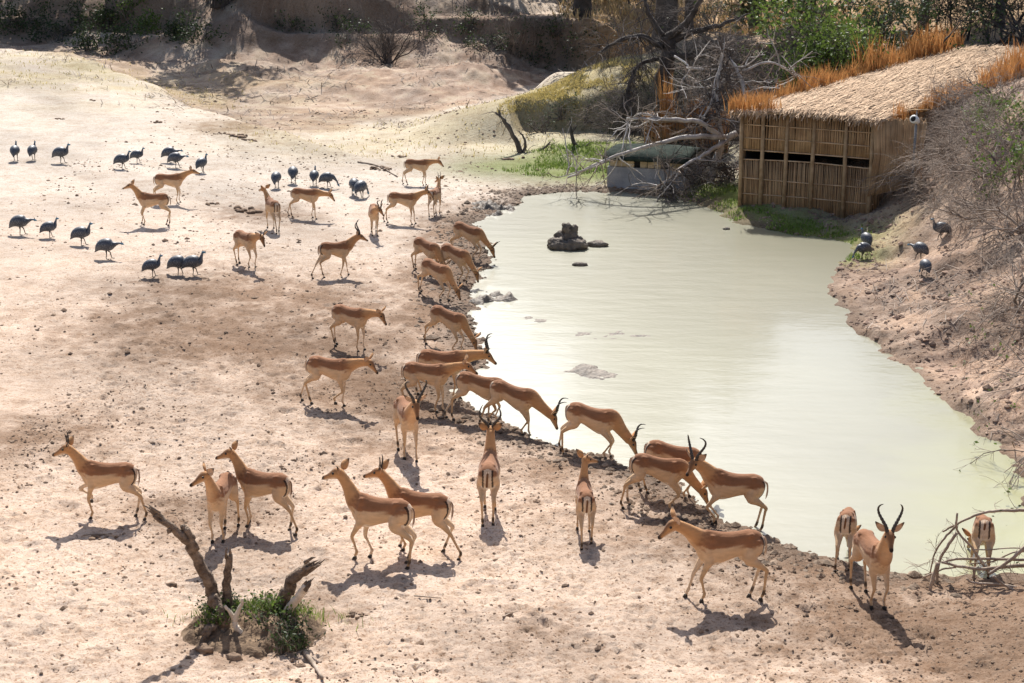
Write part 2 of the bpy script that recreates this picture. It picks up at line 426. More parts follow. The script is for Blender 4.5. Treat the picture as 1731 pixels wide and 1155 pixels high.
for u, yy, z in ((960, 62, .3), (1040, 65, .9), (1000, 70, .3)): cw((at_y(u, 100, yy)[0], yy, z))
cy((1150, 62, 62), (1300, 62, 62), (1450, 60, 63), (1600, 50, 64), (1731, 45, 63), (1050, 30, 76), (1150, 25, 78))
cw((7, 46, .8), (9, 50, 1.3), (12, 52, 1.7), (16, 56, 2.3), (19, 54, 2.9))
cy((1480, 435, 34), (1550, 432, 33), (1600, 500, 29), (1731, 500, 27), (1731, 650, 23.3), (1731, 300, 33), (1731, 160, 38), (1600, 300, 37), (1600, 210, 41),
   (1480, 362, 37.5), (1510, 300, 39.3), (1660, 230, 38.5), (1660, 600, 25.6))
cw((12, 25, 2.2), (14, 33, 3.0), (16, 40, 3.6), (20, 22, 4.2), (22, 34, 4.6), (9.5, 19, 1.2), (12, 14, 2.2), (30, 30, 5), (30, 50, 4.4), (8, 12, 1.4), (25, 10, 5))
cw((0, 11, .7), (0, 8, 1.9), (0, 4, 4.6), (0, 0, 6.0), (0, -10, 6.2), (-8, 11, .8), (-10, 4, 4.2), (-20, 0, 5.5), (10, 4, 4.8), (20, 0, 6), (-25, 12, 1.6), (-30, 30, 1.4), (-45, 50, 1.8), (-45, -10, 5), (40, -10, 6))
cw((-60, 90, 2.2), (-30, 95, 2.3), (0, 95, 2.7), (30, 95, 3.2), (60, 95, 3.6), (-60, 150, 3), (0, 150, 3.2), (60, 150, 3.6), (0, 208, 3.4), (-70, 208, 3.4), (80, 208, 3.6), (60, 60, 4.2), (60, 0, 6), (-65, 20, 2.6),
   (-10, 84, 2.45), (0, 84, 2.5), (8, 82, 2.5), (16, 80, 2.8), (-22, 88, 2.1))
for k in range(0, len(POND), 2): cw((POND[k][0], POND[k][1], 0.03))
cw((2, 30, -.4), (3, 24, -.4), (1, 36, -.4), (5, 21, -.4))
CT = np.array(ctrl)
def rbf(x, y, c=1.6):
    global _W
    P = CT[:, :2]
    if '_W' not in globals():
        n = len(P)
        A = np.sqrt(((P[:, None] - P[None]) ** 2).sum(-1) + c * c)
        A = A - np.eye(n) * 0.02
        B = np.zeros((n + 1, n + 1)); B[:n, :n] = A; B[:n, n] = 1; B[n, :n] = 1
        _W = np.linalg.solve(B, np.append(CT[:, 2], 0))
    out = np.empty(len(x))
    for i in range(0, len(x), 20000):
        d = np.sqrt((x[i:i + 20000, None] - P[None, :, 0]) ** 2 + (y[i:i + 20000, None] - P[None, :, 1]) ** 2 + c * c)
        out[i:i + 20000] = d @ _W[:-1] + _W[-1]
    return out
class Grid:
    def __init__(s, x0, x1, y0, y1, st, fn):
        s.x0, s.y0, s.st = x0, y0, st
        xs = np.arange(x0, x1 + st, st); ys = np.arange(y0, y1 + st, st)
        X, Y = np.meshgrid(xs, ys)
        s.A = fn(X.ravel(), Y.ravel()).reshape(X.shape)
    def __call__(s, x, y):
        fx = np.clip((x - s.x0) / s.st, 0, s.A.shape[1] - 1.001); fy = np.clip((y - s.y0) / s.st, 0, s.A.shape[0] - 1.001)
        i = fx.astype(int); j = fy.astype(int); a = fx - i; b = fy - j
        A = s.A
        return (A[j, i] * (1 - a) + A[j, i + 1] * a) * (1 - b) + (A[j + 1, i] * (1 - a) + A[j + 1, i + 1] * a) * b
GA = Grid(-75, 85, -14, 212, 0.5, rbf)
def poly_sd(x, y):
    a = POND; b = np.roll(POND, -1, 0)
    best = np.full(len(x), 1e9); ins = np.zeros(len(x), bool)
    for (ax, ay), (bx, by) in zip(a, b):
        dx, dy = bx - ax, by - ay
        t = np.clip(((x - ax) * dx + (y - ay) * dy) / (dx * dx + dy * dy), 0, 1)
        best = np.minimum(best, (x - ax - t * dx) ** 2 + (y - ay - t * dy) ** 2)
        c = ((ay > y) != (by > y)) & (x < dx * (y - ay) / (dy if abs(dy) > 1e-9 else 1e-9) + ax)
        ins ^= c
    d = np.sqrt(best)
    return np.where(ins, -d, d)
GB = Grid(-6, 14, 11, 50, 0.1, poly_sd)
def shore(x, y):
    x = np.asarray(x, float); y = np.asarray(y, float)
    s = GB(x, y)
    # farther than the sampled box: far from the water
    out = np.maximum.reduce([-6 - x, x - 14, 11 - y, y - 50, np.zeros_like(x)])
    s = s + out
    return s + (fbm(x * 2.1, y * 2.1, 4, 5) - 0.5) * 0.55 * np.clip(1.5 - np.abs(s), 0, 1)
CREST = np.array([at_z(u, v, z)[:2] for u, v, z in ((-400, 95, 1.3), (0, 97, 1.2), (130, 112, 1.1), (250, 147, .9), (340, 190, .62), (430, 218, .48), (520, 243, .36), (620, 272, .22), (700, 292, .14), (740, 296, .12))])
def beyond(x, y):
    return y - np.interp(x, CREST[:, 0], CREST[:, 1], right=200)
def height(x, y):
    x = np.atleast_1d(np.asarray(x, float)); y = np.atleast_1d(np.asarray(y, float))
    h = GA(x, y)
    by = beyond(x, y) + 1.2 * (fbm(x * .5, y * .5, 2, 68) - .5)
    h = h - (.42 * sstep(.2, 3.0, by) * (1 - sstep(70, 74, y)) - .06 * np.exp(-(by / .8) ** 2)) * sstep(-1.6, -5, x)
    s = shore(x, y)
    bankR = sstep(5.3, 7.5, x - 0.02 * (y - 20)) * sstep(16, 20, y) * (1 - sstep(44, 50, y))
    far = sstep(60, 66, y)
    rough = 0.05 + 0.28 * bankR + 0.45 * far * (1 - sstep(78, 84, y)) + 0.1 * sstep(84, 90, y)
    h = h + (fbm(x * 0.55, y * 0.55, 5, 3) - 0.5) * rough * 1.6 + (fbm(x * 2.6, y * 2.6, 4, 9) - 0.5) * (0.045 + 0.30 * bankR + 0.16 * far)
    w = sstep(-75, -60, x) * (1 - sstep(3.5, 6.5, x))
    yl = 74.2 + 4.6 * sstep(-12.5, -17, x) + 1.6 * (fbm(x * .35, x * 0 + 3, 3, 61) - .5) + 0.8 * (fbm(x * 1.3, y * .6, 2, 62) - .5) - 2.2 * sstep(1, 4, x)
    spur = np.exp(-((x + 13.2) / 1.7) ** 2)
    h = h + w * .9 * sstep(60, 73, y) * (1 - sstep(-2, 3, x))
    lowc = np.minimum(h, 1.75 - 1.3 * sstep(-3, 4, x) - .35 * sstep(-14, -17, x) + spur * 1.1 + 0.25 * (fbm(x * .8, y * .8, 3, 63) - .5)); topc = np.maximum(h, 2.38 - .35 * sstep(-14, -18, x))
    k = sstep(-.28, .28, y - yl)
    h = np.where((y > 62) & (y < 90), h + w * ((lowc * (1 - k) + topc * k) - h), h)
    wk = sstep(-.2, .5, x) * (1 - sstep(4.6, 5.6, x)) * (y > 47) * (y < 60)
    yk = 51.9 + .9 * (fbm(x * .9, x * 0 + 8, 3, 66) - .5) - 1.3 * sstep(1.2, -.2, x) * -1
    kk = sstep(-.35, .3, y - yk)
    hk = np.minimum(h, .30 + .15 * (fbm(x * 2, y * 2, 2, 67) - .5)) * (1 - kk) + np.maximum(h, .35 + 1.05 * sstep(.1, 1.8, x)) * kk
    h = h + wk * (hk - h)
    S = 0.30 + 1.6 * bankR
    hi = 0.008 + S * s + 0.35 * np.maximum(s - 1.0, 0) * 3
    lo = 0.012 + 0.02 * np.clip(s, 0, 3)
    hout = np.maximum(np.minimum(h, hi), lo)
    hin = np.maximum(-0.015 + s * 0.22, -0.5)
    return np.where(s > 0, hout, hin)
def gz(x, y): return float(height([x], [y])[0])
def pick(u, v):
    """where the line of sight of a photo pixel first meets the ground"""
    d = ray(u, v)
    ts = np.linspace(8, 130, 2500) / d[1]
    z = CAM_H + d[2] * ts
    h = height(d[0] * ts, d[1] * ts)
    k = np.argmax(z < np.maximum(h, -0.02))
    t0, t1 = ts[max(k - 1, 0)], ts[k]
    for _ in range(16):
        tm = (t0 + t1) / 2
        if CAM_H + d[2] * tm < gz(d[0] * tm, d[1] * tm): t1 = tm
        else: t0 = tm
    return np.array([d[0] * t1, d[1] * t1, gz(d[0] * t1, d[1] * t1)])

# axis samples: fine where the beach is near
def axis(segs):
    out = [segs[0][0]]
    for a, b, s0, s1 in segs:
        x = a
        while x < b - 1e-6:
            f = (x - a) / (b - a); x = x + s0 + (s1 - s0) * f
            out.append(min(x, b))
    return np.array(sorted(set(np.round(out, 5))))
XS = axis([(-75, -30, 4, 1.2), (-30, -14, 1.0, .22), (-14, -6.4, .2, .04), (-6.4, 6.6, .041, .041), (6.6, 16, .06, .16), (16, 32, .2, 1.2), (32, 85, 1.5, 5)])
YS = axis([(-14, 6, 2, .8), (6, 13, .6, .05), (13, 24, .036, .044), (24, 46, .055, .13), (46, 84, .19, .2), (84, 110, .4, 1.5), (110, 212, 3, 8)])
GX, GY = np.meshgrid(XS, YS)
gx = GX.ravel(); gy = GY.ravel()
GZ = height(gx, gy)
SD = shore(gx, gy)
Zg = GZ.reshape(GX.shape).copy()

# zones of differently coloured ground (world position of the patch, radius, colour)
def zone(u, v, r, z=0.2): p = at_z(u, v, z); return (p[0], p[1], r)
SAND = np.array([0.470, 0.368, 0.290]); PALE = np.array([0.465, 0.412, 0.355]); BROWN = np.array([0.205, 0.138, 0.094]); PINK = np.array([0.295, 0.208, 0.158])
OLIVE = np.array([0.42, 0.36, 0.20]); GREEN = np.array([0.17, 0.21, 0.065]); SOILSHADE = np.array([0.19, 0.14, 0.105]); STRAW = np.array([0.46, 0.33, 0.18])  # the dark soil tone also serves as painted shade on the knoll
nz = fbm(gx * 0.7, gy * 0.7, 4, 21)
far = sstep(24, 46, gy)
C = SAND[None] * (1 - far[:, None]) + PALE[None] * far[:, None]
def blend(c, w):
    global C
    w = np.clip(w, 0, 1)[:, None]; C = C * (1 - w) + np.asarray(c)[None] * w
def blob(x, y, r, k=0.6): return np.exp(-(((gx - x) ** 2 + (gy - y) ** 2) / (r * r))) * np.clip(0.95 + 1.5 * (nz - 0.42), 0.62, 1.3) * k
dirt = np.zeros(len(gx))
for u, v, r, k in ((450, 545, 3.4, 1.1), (560, 560, 2.6, 1.0), (640, 640, 2.4, 1.0), (680, 740, 1.6, .7), (350, 880, 1.0, .8), (20, 760, 1.6, .7), (100, 800, 1.2, .35), (1600, 1085, 2.2, .9), (1450, 1030, 1.6, .6),
                   (1280, 960, 1.2, .6), (900, 1090, .9, .45), (400, 1110, 0.9, .5), (440, 370, 1.5, .6), (400, 235, 2.0, .7), (260, 560, 2.5, .4), (1731, 1100, 2.5, 1.0), (470, 1050, 1.0, .8)):
    x, y, r = zone(u, v, r); dirt = np.maximum(dirt, blob(x, y, r, k))
isR = sstep(5.6, 7.2, gx - 0.02 * (gy - 20)) * sstep(17, 20, gy) * (1 - sstep(50, 60, gy))
dirt = np.maximum(dirt, (1 - sstep(0.4, 3.0, SD)) * np.clip(0.45 + 1.6 * (nz - 0.25), 0, 1) * (1 - isR) * (1 - sstep(36, 42, gy) * 0.6))
nf = fbm(gx * 5.5, gy * 4.0, 4, 83); dirt = np.where(dirt > .04, sstep(.02, 1.05, dirt + (nf - .5) * .9), 0)
blend(BROWN, dirt)
blend(PINK, isR * np.clip(0.75 + (nz - .5), 0, 1))
n3 = fbm(gx * 1.7, gy * 1.7, 4, 40)
blend(np.array([0.43, 0.31, 0.225]), isR * sstep(.48, .66, n3) * .7); blend(SOILSHADE, isR * sstep(.52, .40, n3) * .5)
blend(SOILSHADE, isR * (1 - sstep(0.02, 0.35, SD)))
CB = np.array([at_z(u, v, z)[:2] for u, v, z in ((-400, 95, 1.3), (0, 97, 1.2), (130, 112, 1.1), (250, 147, .9), (340, 190, .62), (430, 218, .40), (520, 228, .25), (600, 214, .2), (700, 197, .2), (800, 182, .2), (900, 152, .3), (1100, 150, .3))])
back = sstep(.2, 2.4, gy - np.interp(gx, CB[:, 0], CB[:, 1]) + 2.5 * (nz - .5))
blend(np.array([0.34, 0.24, 0.18]), back * np.clip(.75 + 1.2 * (nz - .45), 0, 1) * (gx < 8)); blend(np.array([0.42, 0.35, 0.265]), back * sstep(.5, .68, n3) * .6 * (gx < 8)); blend(np.array([.22, .155, .115]), back * sstep(.50, .36, n3) * .55 * (gx < 8))
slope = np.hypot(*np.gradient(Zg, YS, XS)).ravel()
blend(SOILSHADE * 1.1, sstep(.55, 1.1, slope) * sstep(60, 64, gy) * .8)  # far ground gets darker where it is steep
blend(SOILSHADE, sstep(.5, .9, slope) * (gx > -.5) * (gx < 6) * (gy > 48) * (gy < 56) * .9)  # shade of the knoll's steep front is painted into the ground colour
blend(STRAW, sstep(82, 88, gy + 2 * (nz - .5)))
blend(np.array([0.60, 0.50, 0.40]), (np.abs(gy - 77.2 - 0.05 * gx) < 1.0) * sstep(-6, -2, gx) * (gx < 6) * .9)
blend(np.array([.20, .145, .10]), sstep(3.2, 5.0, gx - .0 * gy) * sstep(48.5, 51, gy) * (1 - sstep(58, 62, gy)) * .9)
blend(np.array([.40, .26, .13]), sstep(2, 5, gx) * sstep(58, 62, gy) * .8)
cr0 = at_z(40, 130, 1.1); blend(OLIVE, np.exp(-(((gx - cr0[0]) / 9) ** 2 + ((gy - cr0[1]) / 7) ** 2)) * np.clip(.3 + 1.8 * (nz - .35), 0, 1) * .8)
k0 = at_y(975, 130, 54); blend(OLIVE, np.exp(-(((gx - k0[0]) / 3.4) ** 2 + ((gy - k0[1] - .6) / 3.4) ** 2)))
for u, v, r, k in ((1000, 270, 2.6, .9), (930, 285, 1.6, .6), (1080, 285, 2.2, .9), (1200, 335, 1.4, .9), (1300, 375, 1.5, 1.0), (1245, 355, 1.2, .9), (1430, 400, 1.2, .6), (860, 280, 2.0, .4), (1440, 430, .8, .5)):
    x, y, r = zone(u, v, r, .1); blend(GREEN, blob(x, y, r, k) * 1.3)
blend(OLIVE, blob(*zone(800, 215, 4.0), .5)); blend(OLIVE, blob(*zone(560, 245, 3.5), .35))
wet = (1 - sstep(0.10, 0.95, SD + .7 * (n3 - .5))) * (1 - isR); blend(SOILSHADE * .72, wet * .85)

# hoof prints and pock marks pressed into the sand
def stamp(n, box, rr, depth, seed, dens):
    g = np.random.default_rng(seed)
    px = g.uniform(box[0], box[1], n); py = g.uniform(box[2], box[3], n)
    keep = (shore(px, py) > 0.12) & (g.random(n) < dens(px, py)); px = px[keep]; py = py[keep]
    r = g.uniform(rr[0], rr[1], len(px)); e = g.uniform(.6, 1.0, len(px)); an = g.uniform(0, 3.14, len(px)); dp = g.uniform(.5, 1.2, len(px)) * depth
    for x, y, rad, el, a, d in zip(px, py, r, e, an, dp):
        i0, i1 = np.searchsorted(XS, (x - 1.8 * rad, x + 1.8 * rad)); j0, j1 = np.searchsorted(YS, (y - 1.8 * rad, y + 1.8 * rad))
        if i1 <= i0 or j1 <= j0: continue
        dx = XS[i0:i1][None] - x; dy = YS[j0:j1][:, None] - y
        ca, sa = math.cos(a), math.sin(a)
        q = np.sqrt(((dx * ca + dy * sa) / rad) ** 2 + ((-dx * sa + dy * ca) / (rad * el)) ** 2)
        Zg[j0:j1, i0:i1] += -d * np.exp(-(q * 1.3) ** 2 * 1.2) + 0.45 * d * np.exp(-((q - 1.15) / .33) ** 2)
stamp(26000, (-6.6, 6.8, 12.8, 26), (.035, .075), .022, 3, lambda x, y: np.clip(.25 + 1.1 * fbm(x * .6, y * .6, 3, 33), 0, 1))
stamp(5000, (-9, 4, 24, 34), (.06, .11), .028, 4, lambda x, y: np.clip(.1 + 1.1 * fbm(x * .5, y * .5, 3, 33), 0, 1))
stamp(700, (-7, 7, 12.8, 34), (.12, .25), .03, 5, lambda x, y: 0.8 + 0 * x)
Vt = np.stack([gx, gy, Zg.ravel()], 1)
# from here on heights are read off the finished ground sheet
def height(x, y):
    x = np.atleast_1d(np.asarray(x, float)); y = np.atleast_1d(np.asarray(y, float))
    i = np.clip(np.searchsorted(XS, x) - 1, 0, len(XS) - 2); j = np.clip(np.searchsorted(YS, y) - 1, 0, len(YS) - 2)
    a = np.clip((x - XS[i]) / (XS[i + 1] - XS[i]), 0, 1); b = np.clip((y - YS[j]) / (YS[j + 1] - YS[j]), 0, 1)
    return (Zg[j, i] * (1 - a) + Zg[j, i + 1] * a) * (1 - b) + (Zg[j + 1, i] * (1 - a) + Zg[j + 1, i + 1] * a) * b
nx, ny = len(XS), len(YS)
ii = (np.arange(ny - 1)[:, None] * nx + np.arange(nx - 1)[None]).ravel()
Qt = np.stack([ii, ii + 1, ii + nx + 1, ii + nx], 1)
C = C * (0.90 + 0.20 * fbm(gx * 3, gy * 3, 3, 77))[:, None] * (0.86 + 0.28 * sstep(.25, .7, fbm(gx * .45 + .2 * gy, gy * .3, 4, 78)))[:, None]
link('ground', mk_mesh('ground', Vt, Qt, None, True, C), M['ground'], kind='structure')

# water sheet
xs = np.linspace(-6, 14, 2); ys = np.linspace(11.5, 49, 2)
link('pond_water', mk_mesh('pond_water', [[-4, 13, 0], [9.5, 13, 0], [9.5, 47.5, 0], [-4, 47.5, 0]], [[0, 1, 2, 3]]), M['water'], kind='structure')

# ------------------------------------------------------------------ impalas
CH = np.array([0.255, 0.118, 0.058]); TAN = np.array([0.60, 0.405, 0.24]); BELLY = np.array([0.78, 0.69, 0.56]); LEGC = np.array([0.54, 0.355, 0.195]); BLK = np.array([0.02, 0.016, 0.014])
FACE = np.array([0.44, 0.235, 0.105])
TORSO = np.array([  # x, top, bottom, half width
    [-.525, .735, .660, .030], [-.500, .790, .590, .072], [-.455, .832, .535, .104], [-.38, .860, .520, .120], [-.27, .868, .555, .122], [-.15, .852, .545, .120], [-.02, .842, .510, .130],
    [.10, .846, .470, .136], [.21, .860, .440, .128], [.31, .878, .448, .108], [.39, .862, .490, .094], [.45, .820, .560, .066], [.485, .765, .630, .030]])
TORSO[:, 0] *= 0.90
def lerp(a, b, t): return a + (b - a) * t
def rot_y(p):   # pitch: positive raises the front
    c, s = math.cos(p), math.sin(p)
    return np.array([[c, 0, -s], [0, 1, 0], [s, 0, c]])
def dir_of(yaw, el): return np.array([math.cos(el) * math.cos(yaw), math.cos(el) * math.sin(yaw), math.sin(el)])
def ik(a, t, l1, l2, bend):
    d = t - a; L = np.linalg.norm(d)
    if L > (l1 + l2) * 0.995:
        k = L / ((l1 + l2) * 0.995); l1 *= k; l2 *= k
    u = d / L
    x = (l1 * l1 - l2 * l2 + L * L) / (2 * L)
    h = math.sqrt(max(l1 * l1 - x * x, 0))
    n = bend - u * np.dot(bend, u); n /= np.linalg.norm(n) + 1e-9
    return a + u * x + n * h
TEMP = []
def coat(x, z):
    t = (z - .45) / .42
    up = sstep(.545, .60, t + .04 * np.sin(x * 9) - .10 * sstep(-.30, -.42, x)); dn = 1 - sstep(.05, .14, t - .17 * sstep(.05, -.2, x))
    c = TAN[None] * (1 - up[:, None]) + CH[None] * up[:, None]
    return c * (1 - dn[:, None]) + BELLY[None] * dn[:, None]
def impala(u, v, hd, label, s=1.0, ram=False, horn=0.0, nk=55, ny=0, hp=-18, hy=None, legs=(.05, -.04, -.05, .05), lift=(0, 0, 0, 0), tp=0.0, splay=0.0, neckL=.375, tail=0.0, name='impala'):
    p = pick(u, v)
    vr = np.random.default_rng(int(u * 31 + v)); s = s * .875 * vr.uniform(.965, 1.03); bulk = vr.uniform(.92, 1.1); nk = nk + vr.normal(0, 2.5); hp = hp + vr.normal(0, 4)
    rz = R(hd)
    root = thing(name, p, label, 'impala', 'impalas at the waterhole', rz, s)
    cr, sr = math.cos(rz), math.sin(rz)
    def gl(x, y):   # ground height below a local point, local units
        return (gz(p[0] + s * (x * cr - y * sr), p[1] + s * (x * sr + y * cr)) - p[2]) / s
    fz = gl(.27, 0); bz = gl(-.38, 0)
    slope = math.atan2(fz - bz, .65) * 0.8
    Tm = rot_y(R(tp) + slope); piv = np.array([-.285, 0, .70])
    off = np.array([0, 0, bz])
    XQ = np.array([.89, 1, 1])
    def T(q): return (np.atleast_2d(np.asarray(q, float)) * XQ - piv) @ Tm.T + piv + off
    src_v = []; src_c = []; mb = MB()
    def put(V, Q, Tt, Cc):
        mb.add(V, Q, Tt); src_v.append(V); src_c.append(Cc)
    # torso
    st = spline(TORSO, 4); n = 20
    st = st.copy(); st[:, 3] *= bulk; st[:, 2] -= .02 * (bulk - 1) * 5 * np.exp(-((st[:, 0] + .05) / .25) ** 2)
    if ram: st = st.copy(); st[:, 3] *= 1.05; st[:, 1] += .012 * np.exp(-((st[:, 0] - .3) / .15) ** 2)
    th = np.arange(n) / n * 2 * np.pi
    V = []; Cc = []
    for x, zt, zb, w in st:
        zc = lerp(zb, zt, .52); hu = zt - zc; hd_ = zc - zb
        sy = np.sin(th); cz_ = np.cos(th)
        yy = w * np.sign(sy) * np.abs(sy) ** 0.9 * (1 - .20 * np.maximum(cz_, 0) ** 1.5)
        zz = zc + np.where(cz_ > 0, hu * np.abs(cz_) ** .95, -hd_ * np.abs(cz_))
        V.append(np.stack([np.full(n, x), yy, zz], 1))
        Cc.append(coat(np.full(n, x), zz))
    V = np.concatenate(V); Cc = np.concatenate(Cc); k = len(st)
    ii_ = np.arange(k - 1)[:, None] * n; j = np.arange(n)[None]; j2 = (j + 1) % n
    Q = np.stack([ii_ + j, ii_ + n + j, ii_ + n + j2, ii_ + j2], -1).reshape(-1, 4)
    V = np.concatenate([V, [[st[0, 0] - .005, 0, .70]], [[st[-1, 0] + .005, 0, .70]]]); Cc = np.concatenate([Cc, [TAN], [TAN]])
    jj = np.arange(n)
    Tt = np.concatenate([np.stack([np.full(n, k * n), jj, (jj + 1) % n], 1), np.stack([np.full(n, k * n + 1), (k - 1) * n + (jj + 1) % n, (k - 1) * n + jj], 1)])
    put(T(V), Q, Tt, Cc)
    # hip bones, shoulder blades and haunch muscle under the skin
    for side in (1, -1):
        for a_, b_, ra, rb in (([-.235, side * .070, .812], [-.30, side * .062, .825], .034, .030), ([.235, side * .062, .84], [.285, side * .088, .62], .030, .048), ([-.36, side * .07, .77], [-.33, side * .085, .62], .05, .062)):
            m_v, m_q, m_t = tube(T(spline(np.array([a_, (np.array(a_) + b_) / 2 + [0, side * .006, 0], b_]), 3)), np.linspace(ra, rb, 7), 10)
            ml = ((m_v - off - piv) @ Tm + piv) / XQ
            put(m_v, m_q, m_t, coat(ml[:, 0], ml[:, 2]))
    # neck and head
    thick = 1.22 if ram else 1.0
    B0 = T([.23, 0, .69])[0]; B1 = T([.36, 0, .745])[0]
    base = slope + R(tp)
    nd_ = dir_of(R(ny), R(nk))
    mid = B1 + nd_ * neckL * .5 + np.array([0, 0, .02 if nk > 0 else .0])
    H = B1 + nd_ * neckL
    path = spline(np.array([B0, B1, mid, H]), 6)
    rr = spline(np.array([[.135], [.118 * (1 + (thick - 1) * .5)], [.074 * thick], [.058 * thick]]), 6)[:, 0]
    nv, nq, nt_ = tube(path, rr, 14, (0.82, 1.12))
    axis_p = np.repeat(path, 14, 0); axis_p = np.vstack([axis_p, path[0], path[-1]])
    frac = np.append(np.repeat(np.linspace(0, 1, len(path)), 14), [0, 1])
    fwd = (nv - axis_p); fwd /= np.linalg.norm(fwd, axis=1, keepdims=True) + 1e-9
    vent = np.cross(np.cross(nd_, [0, 0, 1.0]) if abs(nd_[2]) < .98 else np.array([0, 1.0, 0]), nd_); vent = -vent if vent[2] > 0 else vent
    if nk > 60: vent = np.array([math.cos(R(ny)), math.sin(R(ny)), 0])
    thr = sstep(.55, .95, fwd @ (vent / (np.linalg.norm(vent) + 1e-9)))
    nc = lerp(CH * 1.1, FACE * 1.12, sstep(.15, .6, frac)[:, None]); nc = nc * (1 - thr[:, None] * .5) + (TAN * 1.15)[None] * thr[:, None] * .5
    put(nv, nq, nt_, nc)
    hyaw = R(ny if hy is None else hy)
    X = dir_of(hyaw, R(hp)); Z = dir_of(hyaw, R(hp) + math.pi / 2); Y = np.cross(Z, X)
    HM = np.stack([X, Y, Z], 1)
    def hl(q): return H + np.atleast_2d(np.asarray(q, float)) @ HM.T
    hs = np.array([[-.045, 0, .0, .044, .05], [0, 0, .010, .056, .064], [.05, 0, .010, .060, .068], [.10, 0, .002, .050, .058], [.15, 0, -.010, .036, .042], [.20, 0, -.018, .029, .033], [.245, 0, -.022, .026, .027], [.262, 0, -.024, .014, .015]])
    hs = spline(hs, 3); m_ = 14; t2 = np.arange(m_) / m_ * 2 * np.pi
    hv = np.concatenate([np.stack([np.full(m_, a), wv * np.sin(t2), c + hv_ * np.cos(t2)], 1) for a, _, c, wv, hv_ in hs])
    hc = np.concatenate([np.tile(lerp(FACE, FACE * 1.0, 0), (m_, 1)) for _ in hs])
    top = np.tile(np.cos(t2), len(hs)); hx = np.repeat(hs[:, 0], m_)
    wt = (sstep(.2, .8, -top) * sstep(.02, .1, hx)); hc = lerp(hc, BELLY[None], wt[:, None] * .7)
    wt = sstep(.3, .85, top) * sstep(-.02, .05, hx); hc = lerp(hc, np.array([.12, .055, .03])[None], wt[:, None] * .75)
    wt = sstep(.205, .24, hx); hc = lerp(hc, BLK[None], wt[:, None] * .95)
    kk = len(hs); ii_ = np.arange(kk - 1)[:, None] * m_; j = np.arange(m_)[None]; j2 = (j + 1) % m_
    hq = np.stack([ii_ + j, ii_ + m_ + j, ii_ + m_ + j2, ii_ + j2], -1).reshape(-1, 4)
    hv = np.vstack([hv, [[-.05, 0, 0]], [[.266, 0, -.024]]]); hc = np.vstack([hc, FACE, BLK]); jj = np.arange(m_)
    ht = np.concatenate([np.stack([np.full(m_, kk * m_), jj, (jj + 1) % m_], 1), np.stack([np.full(m_, kk * m_ + 1), (kk - 1) * m_ + (jj + 1) % m_, (kk - 1) * m_ + jj], 1)])
    put(hl(hv), hq, ht, hc)
    # legs
    hoofs = []
    for q in range(4):
        side = 1 if q % 2 == 0 else -1
        dx = legs[q]; lf = lift[q]
        if q < 2:
            top_ = T([.285, side * .040, .69])[0]; el = T([.25 + .22 * dx, side * .078, .525])[0]
            hx0, hy0 = T([.265, 0, .4])[0][0] + dx, side * (.072 + splay)
            hz = gl(hx0, hy0) + lf
            fet = np.array([hx0 - .022 - .25 * lf, hy0, hz + .098]); hoof = np.array([hx0 + .006 - .35 * lf, hy0, hz + .038])
            kn = ik(el, fet, .235, .205, np.array([1.0, 0, 0]))
            pts = np.array([top_, el, lerp(el, kn, .38), kn, lerp(kn, fet, .35), lerp(kn, fet, .8), fet, hoof])
            rad = np.array([.072, .058, .040, .0255, .0185, .0175, .0215, .0185])
        else:
            top_ = T([-.32, side * .036, .72])[0]; el = T([-.25 + .30 * dx, side * .084, .545])[0]
            hx0, hy0 = T([-.415, 0, .4])[0][0] + dx, side * (.070 + splay * .5)
            hz = gl(hx0, hy0) + lf
            fet = np.array([hx0 - .02 - .2 * lf, hy0, hz + .100]); hoof = np.array([hx0 + .008 - .3 * lf, hy0, hz + .038])
            kn = ik(el, fet, .265, .285, np.array([-1.0, 0, .15]))
            pts = np.array([top_, el, lerp(el, kn, .45), kn, lerp(kn, fet, .2), lerp(kn, fet, .75), fet, hoof])
            rad = np.array([.098, .082, .050, .0285, .0220, .0185, .0225, .0185])
        pp = spline(np.column_stack([pts, rad]), 4)
        fl = (0.78, 1.0)
        lv, lq, lt = tube(pp[:, :3], pp[:, 3], 10, None)
        ff = np.append(np.repeat(np.linspace(0, 7, len(pp)), 10), [0, 7])
        lc = lerp(TAN[None], LEGC[None], sstep(1, 3, ff)[:, None])
        lloc = ((lv - off - piv) @ Tm + piv) / XQ
        ct = coat(lloc[:, 0], np.maximum(lloc[:, 2], .635)); lc = np.where((ff < 2.0)[:, None], ct, lc)
        inner = sstep(.2, .8, -side * (lv[:, 1] - np.append(np.repeat(pp[:, 1], 10), [pp[0, 1], pp[-1, 1]])) / (np.append(np.repeat(pp[:, 3], 10), [1, 1]) + 1e-6))
        lc = lerp(lc, BELLY[None], inner[:, None] * .4)
        if q >= 2: lc = lerp(lc, BLK[None], (sstep(5.2, 5.6, ff) * (1 - sstep(6.3, 6.7, ff)))[:, None] * .85)
        put(lv, lq, lt, lc)
        hoofs.append((hoof, hz))
    tmp = bpy.data.objects.new('tmp', mb.mesh('tmp')); COL.objects.link(tmp)
    near = p[1] < 24
    rm = tmp.modifiers.new('r', 'REMESH'); rm.mode = 'VOXEL'; rm.voxel_size = .0128 if near else .019
    sm = tmp.modifiers.new('s', 'SMOOTH'); sm.factor = .45; sm.iterations = 3 if near else 2
    TEMP.append((tmp, root, np.concatenate(src_v), np.concatenate(src_c), Tm, piv, off))
